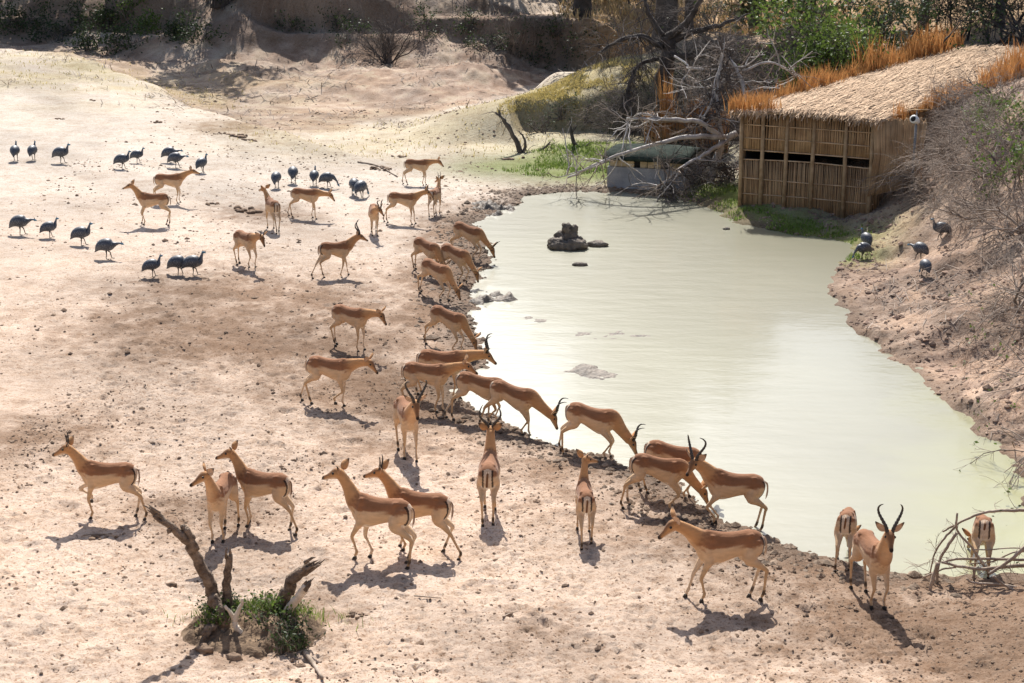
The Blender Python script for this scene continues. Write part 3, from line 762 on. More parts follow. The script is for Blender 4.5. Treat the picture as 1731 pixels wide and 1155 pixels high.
    # ears
    for side in (1, -1):
        L = .170; W = .050
        P_ = []
        for a in np.linspace(0, 1, 7):
            w = W * (math.sin(math.pi * (a ** .75) * .96 + .12)) + .006
            for bb in np.linspace(-1, 1, 5): P_.append((a, bb, w))
        ax = np.array([-.38, side * .80, .58]); ax /= np.linalg.norm(ax)
        fr = np.array([.75, side * .55, .1]); fr -= ax * fr.dot(ax); fr /= np.linalg.norm(fr); lat = np.cross(ax, fr)
        o0 = np.array([-.018, side * .042, .038])
        F_ = np.array([o0 + ax * a * L + lat * bb * w + fr * (bb * bb * .5 - .3) * w for a, bb, w in P_]); K_ = F_ - fr * .007
        EV = hl(np.vstack([F_, K_])); q1 = []
        for a in range(6):
            for bb in range(4):
                i0 = a * 5 + bb; q1.append([i0, i0 + 1, i0 + 6, i0 + 5]); q1.append([35 + i0, 35 + i0 + 5, 35 + i0 + 6, 35 + i0 + 1])
        rim = [0, 1, 2, 3, 4] + [9, 14, 19, 24, 29, 34] + [33, 32, 31, 30] + [25, 20, 15, 10, 5]
        for a, b_ in zip(rim, rim[1:] + rim[:1]): q1.append([a, 35 + a, 35 + b_, b_])
        aa = np.array([t_[0] for t_ in P_]); tip = sstep(.72, .9, aa)[:, None]
        ec = np.vstack([lerp(lerp(np.array([.55, .38, .26]), np.array([.6, .42, .3]), 0)[None], BLK[None], tip), lerp(FACE[None], BLK[None], tip)])
        link('ear', mk_mesh('ear', EV, q1, None, True, ec), M['fur'], root)
        e = hl(np.array([[.065, side * .054, .026]]))[0]
        me = sphere(e, .0165); link('eye', me, M['eye'], root)
    # horns
    if horn > 0:
        for side in (1, -1):
            if horn < .3:
                hp_ = np.array([[.0, .026, .05], [-.03, .040, .05 + horn * .35], [-.05, .048, .05 + horn * .7], [-.05, .05, .05 + horn]])
            else:
                k_ = horn / .58
                hp_ = np.array([[.005, .028, .05], [-.035 * k_, .052, .05 + .07 * k_], [-.10 * k_, .105 * k_, .05 + .125 * k_], [-.165 * k_, .150 * k_, .05 + .185 * k_], [-.195 * k_, .165 * k_, .05 + .255 * k_], [-.185 * k_, .145 * k_, .05 + .325 * k_], [-.150 * k_, .115 * k_, .05 + .385 * k_]])
            hp_[:, 1] *= side
            pth = spline(hp_, 8); f_ = np.linspace(0, 1, len(pth))
            rd = (.022 if horn >= .3 else .0125) * (1 - f_) ** .75 + .003
            if horn >= .3: rd = rd * (1 + .14 * np.sin(f_ * 75) * (f_ < .65))
            mbh = MB().tube(hl(pth), rd, 8); link('horn', mbh.mesh('horn'), M['horn'], root)
    # tail
    tb = T([-.462, 0, .775])[0]
    tp_ = np.array([tb + [.03, 0, .01], tb + [-.022, 0, -.025], tb + [-.034 - tail * .5, .006, -.11], tb + [-.026 - tail, .01, -.19], tb + [-.012 - tail, .01, -.25]])
    tpp = spline(np.column_stack([tp_, [.020, .019, .017, .018, .006]]), 4)
    tv, tq, tt = tube(tpp[:, :3], tpp[:, 3], 8, (1.0, .7))
    tc_ = np.where((tv[:, 0] < np.append(np.repeat(tpp[:, 0], 8), [tpp[0, 0], tpp[-1, 0]]) - .006)[:, None], np.array([.16, .075, .035])[None], np.array([.66, .5, .36])[None])
    tc_ = lerp(tc_, np.array([.75, .68, .58])[None], (tv[:, 2] < tb[2] - .2)[:, None] * 1.0)
    link('tail', mk_mesh('tail', tv, tq, tt, True, tc_), M['fur'], root)
    # hooves: two toes each
    for hf, hz in hoofs:
        mbh = MB()
        for o in (-1, 1):
            c = np.array([hf[0], hf[1] + o * .0105, 0])
            ring = lambda z, f, b, w: np.array([[f, -w * .3, z], [f, w * .3, z], [f * .3, w, z], [b, w, z], [b, -w, z], [f * .3, -w, z]]) + c
            r0 = ring(hz - .012, .040, -.020, .0105); r1 = ring(hz + .014, .029, -.018, .0105); r2 = ring(hz + .036, .014, -.014, .009)
            Vh = np.vstack([r0, r1, r2]); qh = []
            for a in range(2):
                for b_ in range(6): qh.append([a * 6 + b_, a * 6 + (b_ + 1) % 6, a * 6 + 6 + (b_ + 1) % 6, a * 6 + 6 + b_])
            qh += [[12, 13, 14, 15], [12, 15, 16, 17], [3, 2, 1, 0], [5, 4, 3, 0]]
            mbh.add(Vh, qh)
        link('hoof', mbh.mesh('hoof', False), M['hoof'], root)
    return root

def sphere(c, r, nu=8, nv=6, sq=(1, 1, 1)):
    V = []; Q = []; T_ = []
    for i in range(1, nv):
        a = math.pi * i / nv
        for j in range(nu):
            b = 2 * math.pi * j / nu
            V.append((c[0] + r * sq[0] * math.sin(a) * math.cos(b), c[1] + r * sq[1] * math.sin(a) * math.sin(b), c[2] + r * sq[2] * math.cos(a)))
    for i in range(nv - 2):
        for j in range(nu): Q.append([i * nu + j, (i + 1) * nu + j, (i + 1) * nu + (j + 1) % nu, i * nu + (j + 1) % nu])
    V.append((c[0], c[1], c[2] + r * sq[2])); V.append((c[0], c[1], c[2] - r * sq[2]))
    a, b = len(V) - 2, len(V) - 1; k = (nv - 2) * nu
    for j in range(nu): T_.append([a, j, (j + 1) % nu]); T_.append([b, k + (j + 1) % nu, k + j])
    return mk_mesh('sphere', V, Q, T_)

WALK = (.15, -.13, -.14, .13); WALK2 = (-.13, .15, .13, -.14)
DR = dict(tp=-7, nk=-50, hp=-62, legs=(.10, .04, -.06, .05), splay=.02, neckL=.47)
def drink(**k): d = dict(DR); d.update(k); return d
IMP = [
 (188, 874, 180, 'young impala ram with short straight horns walking left with one foreleg raised, far left', dict(s=.98, horn=.2, nk=52, hp=-14, legs=(.02, .10, -.16, .0), lift=(0, .2, 0, 0))),
 (378, 905, 262, 'impala ewe facing the camera with head turned left, behind the dead stump', dict(s=.98, nk=62, ny=-10, hp=-16, hy=-48, legs=(.0, .03, -.1, .08))),
 (450, 893, 158, 'impala ewe walking left behind the ewe that faces the camera, ears pricked', dict(s=.98, nk=60, hp=-14, hy=14, legs=(.03, .08, -.16, .02))),
 (645, 950, 160, 'largest impala ewe in front, standing side-on facing left with her neck stretched up', dict(s=1.1, nk=58, hp=-16, legs=(.08, -.06, -.02, .05), neckL=.40)),
 (712, 932, 163, 'young impala ram with thin spike horns walking just behind the largest ewe', dict(s=1.02, horn=.19, nk=50, hp=-15, legs=(-.03, .07, -.20, .06))),
 (827, 874, 88, 'impala ram seen from behind with lyre horns, standing alone on open sand', dict(s=1.03, ram=True, horn=.52, nk=66, hp=-8, legs=(.03, -.02, -.04, .03))),
 (988, 908, 92, 'slim impala ewe seen from behind with head turned right and rump stripes showing', dict(s=.88, nk=68, ny=-14, hp=-8, hy=-62, legs=(.02, .0, -.10, .06), splay=.02)),
 (1112, 860, -4, 'impala ram drinking, front one of two side by side left of the horned ram', drink(s=.98, horn=.0, legs=(.06, .0, -.02, -.12))),
 (1135, 838, -6, 'impala drinking, half hidden behind its twin left of the horned ram', drink(s=.96)),
 (1240, 892, 178, 'impala ram with lyre horns facing left with hind feet in the water, looking to camera', dict(s=1.02, ram=True, horn=.5, nk=44, ny=12, hp=-22, hy=52, legs=(.03, -.03, -.04, .02), neckL=.36)),
 (1000, 772, -12, 'impala ram drinking alone at the white glare with its hind legs on the mud', drink(s=1.0, ram=True, horn=.42, legs=(.12, .06, -.10, -.02))),
 (1228, 1012, 186, 'impala ewe in front of the horned ram, walking left with lowered head', dict(s=1.04, nk=36, hp=-32, legs=(.06, .22, -.04, .06))),
 (1428, 952, 74, 'impala drinking with rump to camera, just left of the ram facing the camera', drink(s=.95, splay=.05, legs=(.12, .08, -.10, .02), nk=-55)),
 (1470, 1014, 280, 'impala ram with wide lyre horns standing face-on to the camera at the near shore', dict(s=1.03, ram=True, horn=.5, nk=64, ny=-4, hp=-24, hy=-14, legs=(.03, -.02, .06, -.08), neckL=.36)),
 (1655, 968, 76, 'impala drinking with rump to camera behind the tangle of dead branches', drink(s=.98, ny=14, hy=24, splay=.05, legs=(.10, .10, -.04, .0), nk=-48)),
 (868, 730, -22, 'horned impala ram drinking with outstretched neck, left of the lone drinker at the glare', drink(s=1.02, ram=True, horn=.48, nk=-38, hp=-58, hy=12, legs=(.10, .04, -.05, -.14))),
 (812, 712, -8, 'impala drinking mostly hidden behind the ram with outstretched neck', drink(s=.98, nk=-45, legs=(.1, .0, -.2, -.05))),
 (688, 770, 286, 'impala ram with tall lyre horns striding toward the camera, head lowered', dict(s=1.02, ram=True, horn=.55, nk=38, ny=4, hp=-52, hy=-2, legs=(.10, -.08, -.16, .06), neckL=.36)),
 (722, 694, -8, 'impala ewe standing behind the striding ram, facing the water', dict(s=1.0, nk=14, hp=-38, legs=(.06, -.05, -.06, .05))),
 (748, 674, -4, 'horned impala ram reaching toward the water beyond the ewe facing the water', dict(s=1.02, ram=True, horn=.46, nk=10, hp=-42, legs=(.08, .0, -.06, .05), neckL=.44)),
 (758, 590, -32, 'impala drinking head-down at the shore with striped rump, above the reaching ram', drink(s=1.0, legs=(.10, .02, -.22, -.08), nk=-52)),
 (594, 590, -28, 'impala ewe standing with lowered head and pale back, in the middle of the trampled patch', dict(s=.98, nk=10, hp=-42, legs=(.04, -.02, -.03, .04))),
 (560, 686, -12, 'impala ewe stepping right with level neck and one foreleg lifted', dict(s=1.0, nk=12, hp=-40, hy=-8, legs=(-.02, -.10, -.18, .04), lift=(0, .08, 0, 0))),
 (568, 468, 28, 'impala ram with big lyre horns walking away to the right, hind stripes showing', dict(s=.95, ram=True, horn=.5, nk=34, ny=-12, hp=-26, hy=-30, legs=(.14, -.10, -.20, .04), neckL=.36)),
 (417, 452, -48, 'young impala ram with short horns lowering its head, alone on pale sand', dict(s=.96, horn=.18, nk=14, hp=-46, hy=-6, legs=(.04, -.02, -.06, .05))),
 (262, 380, 183, 'impala ewe facing left with raised head, nearer of the pair among the guineafowl', dict(s=.98, nk=56, hp=-14, legs=(.02, .10, -.03, .05))),
 (288, 343, 8, 'impala facing right behind the left-facing ewe among the guineafowl', dict(s=.96, nk=30, hp=-14, legs=(.04, -.03, -.08, .04))),
 (462, 388, 116, 'impala walking away to the left with raised head, left of a grazing one', dict(s=.96, nk=50, hp=-10, ny=10, hy=20, legs=(.06, -.06, -.14, .08))),
 (518, 368, -6, 'impala walking right with lowered head in front of three guineafowl', dict(s=.96, nk=-4, hp=-50, legs=(-.06, .08, -.16, -.02))),
 (633, 396, 278, 'impala ram standing face-on to the camera with head turned right, far up the beach', dict(s=.92, ram=True, horn=.36, nk=22, ny=18, hp=-34, hy=48, legs=(.02, -.02, -.03, .03))),
 (682, 378, -6, 'impala facing right nose to nose with the one seen from behind', dict(s=.96, horn=.15, nk=26, hp=-30, legs=(.10, .02, -.18, -.06))),
 (736, 363, 74, 'impala with dark horns seen from behind near the far shore', dict(s=.9, horn=.22, nk=46, ny=10, hp=-20, hy=55, legs=(.03, -.02, -.05, .05))),
 (706, 313, -2, 'farthest impala, facing right with lowered head near the head of the pond', dict(s=.96, nk=4, hp=-36, legs=(.04, -.04, -.12, .04))),
 (792, 436, -30, 'impala with short dark horns drinking, farthest of the cluster at the far left shore', drink(s=1.0, horn=.24, nk=-46)),
 (722, 462, -44, 'impala drinking, rearmost of the tight cluster at the left shore', drink(s=1.0, legs=(.10, .02, -.08, .04))),
 (770, 474, -38, 'impala drinking, rightmost of the tight cluster at the left shore', drink(s=.98, nk=-54)),
 (738, 503, -42, 'impala drinking with striped rump, nearest of the tight cluster at the left shore', drink(s=.98, legs=(.10, .02, -.16, -.04))),
]
for u, v, hd, lab, kw in IMP: impala(u, v, hd, lab, **kw)

dg = bpy.context.evaluated_depsgraph_get(); dg.update()
for tmp, root, sv, sc_, Tm, piv, off in TEMP:
    me = bpy.data.meshes.new_from_object(tmp.evaluated_get(dg))
    me.name = 'impala_body'
    kd = kdtree.KDTree(len(sv))
    for i, c in enumerate(sv): kd.insert(c, i)
    kd.balance()
    co = np.empty(len(me.vertices) * 3, np.float32); me.vertices.foreach_get('co', co); co = co.reshape(-1, 3)
    idx = np.empty((len(co), 3), int); wts = np.empty((len(co), 3))
    for i, c in enumerate(co):
        fs = kd.find_n(c, 3)
        for q in range(3): idx[i, q] = fs[q][1]; wts[i, q] = 1 / (fs[q][2] + 1e-4)
    wts /= wts.sum(1, keepdims=True)
    col = (sc_[idx] * wts[..., None]).sum(1)
    loc = ((co - off - piv) @ Tm + piv) / np.array([.89, 1, 1])       # back to the standing frame
    ay = np.abs(loc[:, 1])
    rump = (loc[:, 0] < -.39) & (loc[:, 2] > .50)
    pale = rump & (ay < .052) & (loc[:, 0] < -.425); col[pale] = lerp(col[pale], np.array([.66, .52, .38]), .8)
    bl = rump & (np.abs(ay - (.066 - .02 * (loc[:, 2] - .65))) < .0125) & (loc[:, 2] < .80) & (loc[:, 2] > .54); col[bl] = lerp(col[bl], BLK, .9)
    ca = me.color_attributes.new('Col', 'FLOAT_COLOR', 'POINT')
    c4 = np.ones((len(co), 4), np.float32); c4[:, :3] = col; ca.data.foreach_set('color', c4.ravel())
    me.polygons.foreach_set('use_smooth', np.ones(len(me.polygons), bool))
    me.materials.clear()
    link('body', me, M['fur'], root)
    tm = tmp.data; bpy.data.objects.remove(tmp); bpy.data.meshes.remove(tm)

# ------------------------------------------------------------------ guineafowl
def bird_meshes(pose):
    """body (with neck), head, casque, legs of a guineafowl, facing +x, about 0.5 m tall"""
    if pose == 'up': nk = [[.10, .335], [.15, .40], [.165, .455], [.175, .49]]; hdir = (1, -.12)
    elif pose == 'low': nk = [[.11, .31], [.18, .33], [.23, .33], [.265, .325]]; hdir = (.95, -.3)
    else: nk = [[.12, .29], [.19, .25], [.23, .17], [.25, .10]]; hdir = (.5, -.85)
    st = np.array([[-.275, .15, .012, .012], [-.25, .175, .03, .025], [-.20, .235, .08, .075], [-.12, .285, .12, .118], [-.02, .30, .135, .135], [.06, .295, .115, .115], [.11, .30, .068, .07]])
    st = np.vstack([st, [[nk[1][0] - .01, nk[1][1] - .015, .036, .036], [nk[2][0], nk[2][1], .022, .023], [nk[3][0], nk[3][1], .018, .018]]])
    st = spline(st, 3)
    P = np.stack([st[:, 0], np.zeros(len(st)), st[:, 1]], 1)
    t = np.gradient(P, axis=0); t /= np.linalg.norm(t, axis=1, keepdims=True)
    up = np.stack([-t[:, 2], np.zeros(len(t)), t[:, 0]], 1)
    n = 12; th = np.arange(n) / n * 2 * np.pi
    V = np.concatenate([P[i] + np.sin(th)[:, None] * st[i, 2] * np.array([0, 1, 0]) + np.cos(th)[:, None] * st[i, 3] * up[i] for i in range(len(P))])
    k = len(P); i = np.arange(k - 1)[:, None] * n; j = np.arange(n)[None]; j2 = (j + 1) % n
    Q = np.stack([i + j, i + n + j, i + n + j2, i + j2], -1).reshape(-1, 4)
    f = np.repeat(np.linspace(0, 1, k), n)
    c = lerp(np.array([.05, .056, .07])[None], np.array([.10, .12, .15])[None], sstep(.75, .95, f)[:, None])
    body = mk_mesh('guineafowl_body', V, Q, None, True, c)
    hx, hz = nk[3]; d = np.array([hdir[0], 0, hdir[1]]); d /= np.linalg.norm(d)
    b0 = np.array([hx, 0, hz])
    hp = spline(np.array([b0 - d * .02, b0 + d * .01, b0 + d * .035, b0 + d * .052, b0 + d * .072 + [0, 0, -.004]]), 3)
    hr = np.interp(np.linspace(0, 1, len(hp)), [0, .3, .6, .8, 1], [.016, .026, .021, .012, .003])
    head = MB().tube(hp, hr, 8).mesh('guineafowl_head')
    u_ = np.array([-d[2], 0, d[0]]); u_ = u_ if u_[2] > 0 or pose == 'feed' else -u_
    cq = np.array([b0 + d * .012 + u_ * .012, b0 + d * .006 + u_ * .035, b0 - d * .008 + u_ * .055])
    cas = MB().tube(cq, [.012, .009, .003], 6).mesh('guineafowl_casque')
    legs = []
    for sd, dx in ((1, .05), (-1, -.04)):
        mb = MB()
        mb.tube([[-.01, sd * .05, .24], [-.02 + dx * .3, sd * .05, .15], [-.005 + dx * .5, sd * .05, .135], [dx, sd * .05, .015]], [.034, .016, .012, .008], 6)
        for a in (-.5, 0, .5): mb.tube([[dx, sd * .05, .012], [dx + .06 * math.cos(a), sd * .05 + .06 * math.sin(a), .004]], [.007, .004], 4)
        legs.append(mb.mesh('guineafowl_leg'))
    return body, head, cas, legs
BM = {k: bird_meshes(k) for k in ('up', 'low', 'feed')}
GUINEA = 'guineafowl flock'
BIRDS = [
 (27, 272, 95, 'up', 'guineafowl at the far left edge of the flock, tail to camera'),
 (57, 271, 85, 'up', 'guineafowl standing tall with tail to camera, second from the left edge'),
 (106, 276, 0, 'up', 'guineafowl facing right, third from the left edge in the far row'),
 (209, 286, 12, 'up', 'guineafowl leaning uphill to the right, left of the impala pair'),
 (234, 276, 5, 'up', 'small guineafowl just behind the one leaning uphill'),
 (290, 275, 6, 'low', 'guineafowl right behind the rear impala of the pair, farther one'),
 (300, 284, 0, 'low', 'guineafowl partly hidden by the rear impala of the pair, nearer one'),
 (343, 292, 60, 'up', 'guineafowl standing alone just right of the impala pair'),
 (38, 397, 2, 'low', 'leftmost guineafowl of the nearer row, walking right'),
 (86, 402, 25, 'up', 'small guineafowl second in the nearer row'),
 (141, 415, 8, 'up', 'guineafowl third in the nearer row, walking right with raised head'),
 (184, 438, 0, 'low', 'biggest plumpest guineafowl of the nearer row, with bluish head'),
 (260, 468, 20, 'up', 'greyish small guineafowl in the nearer row, left of two walking together'),
 (305, 466, 2, 'low', 'guineafowl walking behind another at the right end of the nearer row'),
 (330, 466, 6, 'up', 'guineafowl with stretched neck at the right end of the nearer row'),
 (468, 318, 85, 'low', 'guineafowl behind the head of the left-walking impala'),
 (496, 310, 95, 'low', 'guineafowl above the rump of the right-walking impala'),
 (532, 314, 88, 'up', 'upright guineafowl above the back of the right-walking impala'),
 (556, 318, 0, 'feed', 'feeding guineafowl by the head of the right-walking impala'),
 (599, 330, 100, 'feed', 'guineafowl of the pair between two impalas, farther one'),
 (612, 335, 60, 'feed', 'guineafowl of the pair between two impalas, nearer one'),
 (1462, 421, 110, 'up', 'guineafowl on the right shore by the reed hide, farther of two'),
 (1457, 438, 200, 'feed', 'guineafowl on the right shore by the reed hide, nearer of two'),
 (1552, 440, 130, 'low', 'guineafowl with spread tail on the right bank among twigs'),
 (1562, 468, 100, 'feed', 'lowest guineafowl on the right bank, back to camera'),
 (1588, 406, 172, 'up', 'topmost guineafowl on the right bank, facing left'),
]
for u, v, hd, pose, lab in BIRDS:
    p = pick(u, v)
    o = thing('guineafowl', p, lab, 'guineafowl', GUINEA, R(hd), (random.uniform(.95, 1.08) if 'small' not in lab else .84) * (.86 if u > 1400 else 1))
    b_, h_, c_, l_ = BM[pose]
    link('body', b_, M['feather'], o); link('head', h_, M['bird_head'], o); link('casque', c_, M['casque'], o)
    for q in l_: link('leg', q, M['bird_leg'], o)

# ------------------------------------------------------------------ branches, twigs, leaves
def unit(v): v = np.asarray(v, float); return v / (np.linalg.norm(v) + 1e-9)
def grow(g, p, d, L, r, depth, out, spread=.7, droop=0.0, wig=.18, kids=(3, 5), shrink=.62, nseg=5, start=.25, ends=None):
    d = unit(d); W = np.cumsum(g.normal(0, wig, (nseg, 3)), 0); W[:, 2] -= droop * np.arange(1, nseg + 1)
    D_ = d + W; D_ /= np.sqrt((D_ * D_).sum(1))[:, None] + 1e-9
    pts = np.vstack([np.asarray(p, float)[None], np.asarray(p, float) + np.cumsum(D_, 0) * (L / nseg)]); rr = np.linspace(r, r * .45, nseg + 1)
    out.append((pts, rr, depth))
    if depth <= 0:
        if ends is not None: ends.append(pts[-1]); ends.append(pts[len(pts) // 2])
        return
    for _ in range(g.integers(kids[0], kids[1] + 1)):
        t = g.uniform(start, 1.0) * (len(pts) - 1); i = min(int(t), len(pts) - 2); q = pts[i] + (pts[i + 1] - pts[i]) * (t - i)
        dd = unit(pts[i + 1] - pts[i]); sd = unit(np.cross(dd, g.normal(0, 1, 3)))
        a = g.uniform(.5, 1.2) * spread
        grow(g, q, dd * math.cos(a) + sd * math.sin(a), L * shrink * g.uniform(.7, 1.15), max(r * .5 * (1 - .4 * t / len(pts)), .003), depth - 1, out, spread, droop, wig, kids, shrink, max(3, nseg - 1), .2, ends)
def wood_mesh(out, name, sides=(3, 4, 6, 8)):
    mb = MB(); grp = {}
    for pts, rr, dep in out: grp.setdefault((len(pts), sides[min(dep, len(sides) - 1)]), []).append((pts, rr))
    for (k, n), L in grp.items():
        P = np.array([a for a, _ in L]); r = np.array([b for _, b in L]); m = len(P)
        t = np.gradient(P, axis=1); t /= np.linalg.norm(t, axis=2, keepdims=True) + 1e-9
        ref = np.where((np.abs(t[:, :, 2]).mean(1) < .8)[:, None, None], np.array([0, 0, 1.0]), np.array([1.0, 0, 0]))
        a = np.cross(np.broadcast_to(ref, t.shape), t); a /= np.linalg.norm(a, axis=2, keepdims=True) + 1e-9
        b = np.cross(t, a); th = np.arange(n) / n * 2 * np.pi
        V = P[:, :, None] + r[:, :, None, None] * (np.cos(th)[None, None, :, None] * a[:, :, None] + np.sin(th)[None, None, :, None] * b[:, :, None])
        V = V.reshape(-1, 3)
        i = (np.arange(m)[:, None, None] * k + np.arange(k - 1)[None, :, None]) * n; j = np.arange(n)[None, None]; j2 = (j + 1) % n
        mb.add(V, np.stack([i + j, i + j2, i + n + j2, i + n + j], -1).reshape(-1, 4))
    return mb.mesh(name)
def leaf_quads(C_, size, g, n_per=1, spread=0.0, aspect=.55, up=0.0):
    C_ = np.repeat(np.asarray(C_, float), n_per, 0)
    N = len(C_)
    if spread: C_ = C_ + g.normal(0, spread, C_.shape)
    a = g.normal(0, 1, (N, 3)); a /= np.linalg.norm(a, axis=1, keepdims=True)
    nrm = g.normal(0, 1, (N, 3)) + np.array([0, 0, up]); b = np.cross(nrm, a); b /= np.linalg.norm(b, axis=1, keepdims=True) + 1e-9
    s_ = (size * g.uniform(.6, 1.3, N))[:, None]
    a = a * s_; b = b * s_ * aspect
    V = np.stack([C_ - a, C_ + b * .9 - a * .1, C_ + a, C_ - b * .9 - a * .1], 1).reshape(-1, 3)
    Q = np.arange(N * 4).reshape(-1, 4)
    return V, Q
def blades(P, h, w, g, lean=.35, seg=2, dirv=None):
    """upright grass blades: tapering bent strips"""
    P = np.asarray(P, float); N = len(P)
    an = g.uniform(0, 2 * np.pi, N); h_ = h * g.uniform(.55, 1.25, N); w_ = w * g.uniform(.7, 1.3, N)
    lx = g.normal(0, lean, N); ly = g.normal(0, lean, N)
    if dirv is not None: lx += dirv[0]; ly += dirv[1]
    sx = np.cos(an) * w_; sy = np.sin(an) * w_
    z0 = np.zeros(N)
    top = P + np.stack([lx * h_, ly * h_, h_], 1); mid = P + np.stack([lx * h_ * .35, ly * h_ * .35, h_ * .55], 1)
    s = np.stack([sx, sy, z0], 1)
    V = np.stack([P - s, P + s, mid + s * .75, mid - s * .75, top], 1).reshape(-1, 3)
    b = np.arange(N)[:, None] * 5
    return V, b + np.array([[0, 1, 2, 3]]), b + np.array([[3, 2, 4]])
def ground_pts(P2):
    P2 = np.asarray(P2, float); return np.column_stack([P2, height(P2[:, 0], P2[:, 1])])

# ------------------------------------------------------------------ reed hide (thatched viewing hide)
FLp = pick(1250, 347); FRp = pick(1476, 357)
HZ0 = min(FLp[2], FRp[2]) - .05; HTOP = 2.35
e1 = unit((FRp - FLp) * [1, 1, 0]); WID = np.linalg.norm((FRp - FLp)[:2]) 
dv = unit([.53, .85, 0]); LEN = 18.0
hide = thing('reed_hide', (FLp[0], FLp[1], HZ0), 'long reed walled hide with flat thatched roof at the far right shore', 'hide')
O = np.array([FLp[0], FLp[1], HZ0])
def loc3(p): return np.asarray(p, float) - O
gh = np.random.default_rng(21)
def reed_panel(a, b, z0, z1, name, out_n, step=.021, ragged=.0, thick=.011, follow=False):
    """a row of single reeds between two ground points"""
    mb = MB(); L = np.linalg.norm(b - a); n = int(L / step); d = (b - a) / L
    for i in range(n):
        q = a + d * (i + .5) * step + out_n * gh.normal(0, .006)
        zb = z0 + gh.normal(0, ragged * .3); zt = z1 + gh.normal(0, ragged)
        if follow: zb = max(zb, gz(q[0] , q[1]) - .15)
        k = gh.normal(0, .012, 2)
        mb.tube(loc3([[q[0], q[1], zb], [q[0] + k[0], q[1] + k[1], zt]]), thick * gh.uniform(.8, 1.25), 4)
    o = link(name, mb.mesh(name), M['reed'], hide, kind='stuff'); return o
fn = unit(np.cross(e1, [0, 0, 1.0])); fn = fn if fn[1] < 0 else -fn
A3 = np.array([FLp[0], FLp[1], 0]); B3 = A3 + e1 * WID
ZS0, ZS1 = HZ0 + 1.22, HZ0 + 1.44       # viewing slot
reed_panel(A3, B3, HZ0 - .1, ZS0, 'lower_reed_wall', fn, ragged=.012)
reed_panel(A3, B3, ZS1, HZ0 + HTOP, 'upper_reed_wall', fn, ragged=.02)
px_posts = [1252, 1287, 1327, 1372, 1427, 1470]
for i, u in enumerate(px_posts):
    f = (u - 1250) / (1476 - 1250); q = A3 + e1 * WID * f + fn * .05
    ln = gh.normal(0, .02)
    mb = MB().tube(loc3([[q[0], q[1], HZ0 - .2], [q[0] + ln * .5, q[1], HZ0 + 1.2], [q[0] + ln, q[1], HZ0 + HTOP + .03]]), [.055, .05, .045], 8)
    link('post', mb.mesh('post'), M['pole'], hide)
for z in (HZ0 + .35, HZ0 + .75, ZS0 - .01, ZS1 + .01, HZ0 + 1.75, HZ0 + 2.08):
    off_ = fn * .024
    mb = MB().tube(loc3(spline(np.array([A3 + off_ + [0, 0, z + .01], A3 + e1 * WID * .5 + off_ + [0, 0, z + gh.normal(0, .02)], B3 + off_ + [0, 0, z - .02]]), 4)), .017, 6)
    link('batten', mb.mesh('batten'), M['thatch'], hide)
# side walls
bk = A3 - dv * 0 + dv * LEN
reed_panel(A3, A3 + dv * LEN, HZ0 - .1, HZ0 + HTOP, 'left_reed_wall', unit(np.cross(dv, [0, 0, 1])), step=.03, ragged=.03, thick=.016, follow=True)
reed_panel(B3, B3 + dv * LEN, HZ0 - .1, HZ0 + HTOP, 'right_reed_wall', unit(np.cross(dv, [0, 0, 1])), step=.022, ragged=.03, thick=.012, follow=True)
# added near-black panels stand in for the shade behind the slot
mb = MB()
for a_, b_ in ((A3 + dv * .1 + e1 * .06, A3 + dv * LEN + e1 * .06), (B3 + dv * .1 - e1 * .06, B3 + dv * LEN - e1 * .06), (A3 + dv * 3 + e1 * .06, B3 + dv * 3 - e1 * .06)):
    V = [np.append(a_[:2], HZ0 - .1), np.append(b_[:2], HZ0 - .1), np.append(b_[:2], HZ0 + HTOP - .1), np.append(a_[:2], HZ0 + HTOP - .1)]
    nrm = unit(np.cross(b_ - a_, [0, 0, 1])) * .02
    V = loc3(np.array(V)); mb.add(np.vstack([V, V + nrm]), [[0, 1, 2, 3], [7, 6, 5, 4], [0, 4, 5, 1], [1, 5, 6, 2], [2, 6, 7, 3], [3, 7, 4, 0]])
link('slot_shade_panels', mb.mesh('slot_shade_panels', False), M['dark'], hide)
# roof slab with lumpy thatch, then loose straw on it
nu_, nv_ = 26, 120
def roof_pt(a, b, top=True):   # a 0..1 across, b metres along
    q = A3 + e1 * (WID * (a * 1.10 - .05)) + dv * b - e1 * 0
    z = HZ0 + HTOP + .02 + .10 * math.sin(math.pi * a) + .012 * b
    return np.array([q[0], q[1], z])
V = []; 
bs = np.linspace(-.32, LEN, nv_)
for b in bs:
    for a in np.linspace(0, 1, nu_):
        q = roof_pt(a, b); q[2] += .03 + .05 * (fbm(q[0] * 3, q[1] * 3, 3, 8) - .5) ; V.append(q)
for b in bs:
    for a in np.linspace(0, 1, nu_): V.append(roof_pt(a, b) - [0, 0, .03])
V = np.array(V); N1 = nu_ * nv_
i0 = (np.arange(nv_ - 1)[:, None] * nu_ + np.arange(nu_ - 1)[None]).ravel()
Q = [np.stack([i0, i0 + 1, i0 + nu_ + 1, i0 + nu_], 1), np.stack([i0 + nu_, i0 + nu_ + 1, i0 + 1, i0], 1) + N1]
rim = list(range(nu_)) + [nu_ * k + nu_ - 1 for k in range(1, nv_)] + [N1 - 1 - k for k in range(1, nu_)] + [nu_ * (nv_ - 1 - k) for k in range(1, nv_ - 1)]
Q.append(np.array([[a, a + N1, b + N1, b] for a, b in zip(rim, rim[1:] + rim[:1])]))
roof = link('thatched_roof', mk_mesh('thatched_roof', loc3(V), np.concatenate(Q)), M['thatch'], hide)
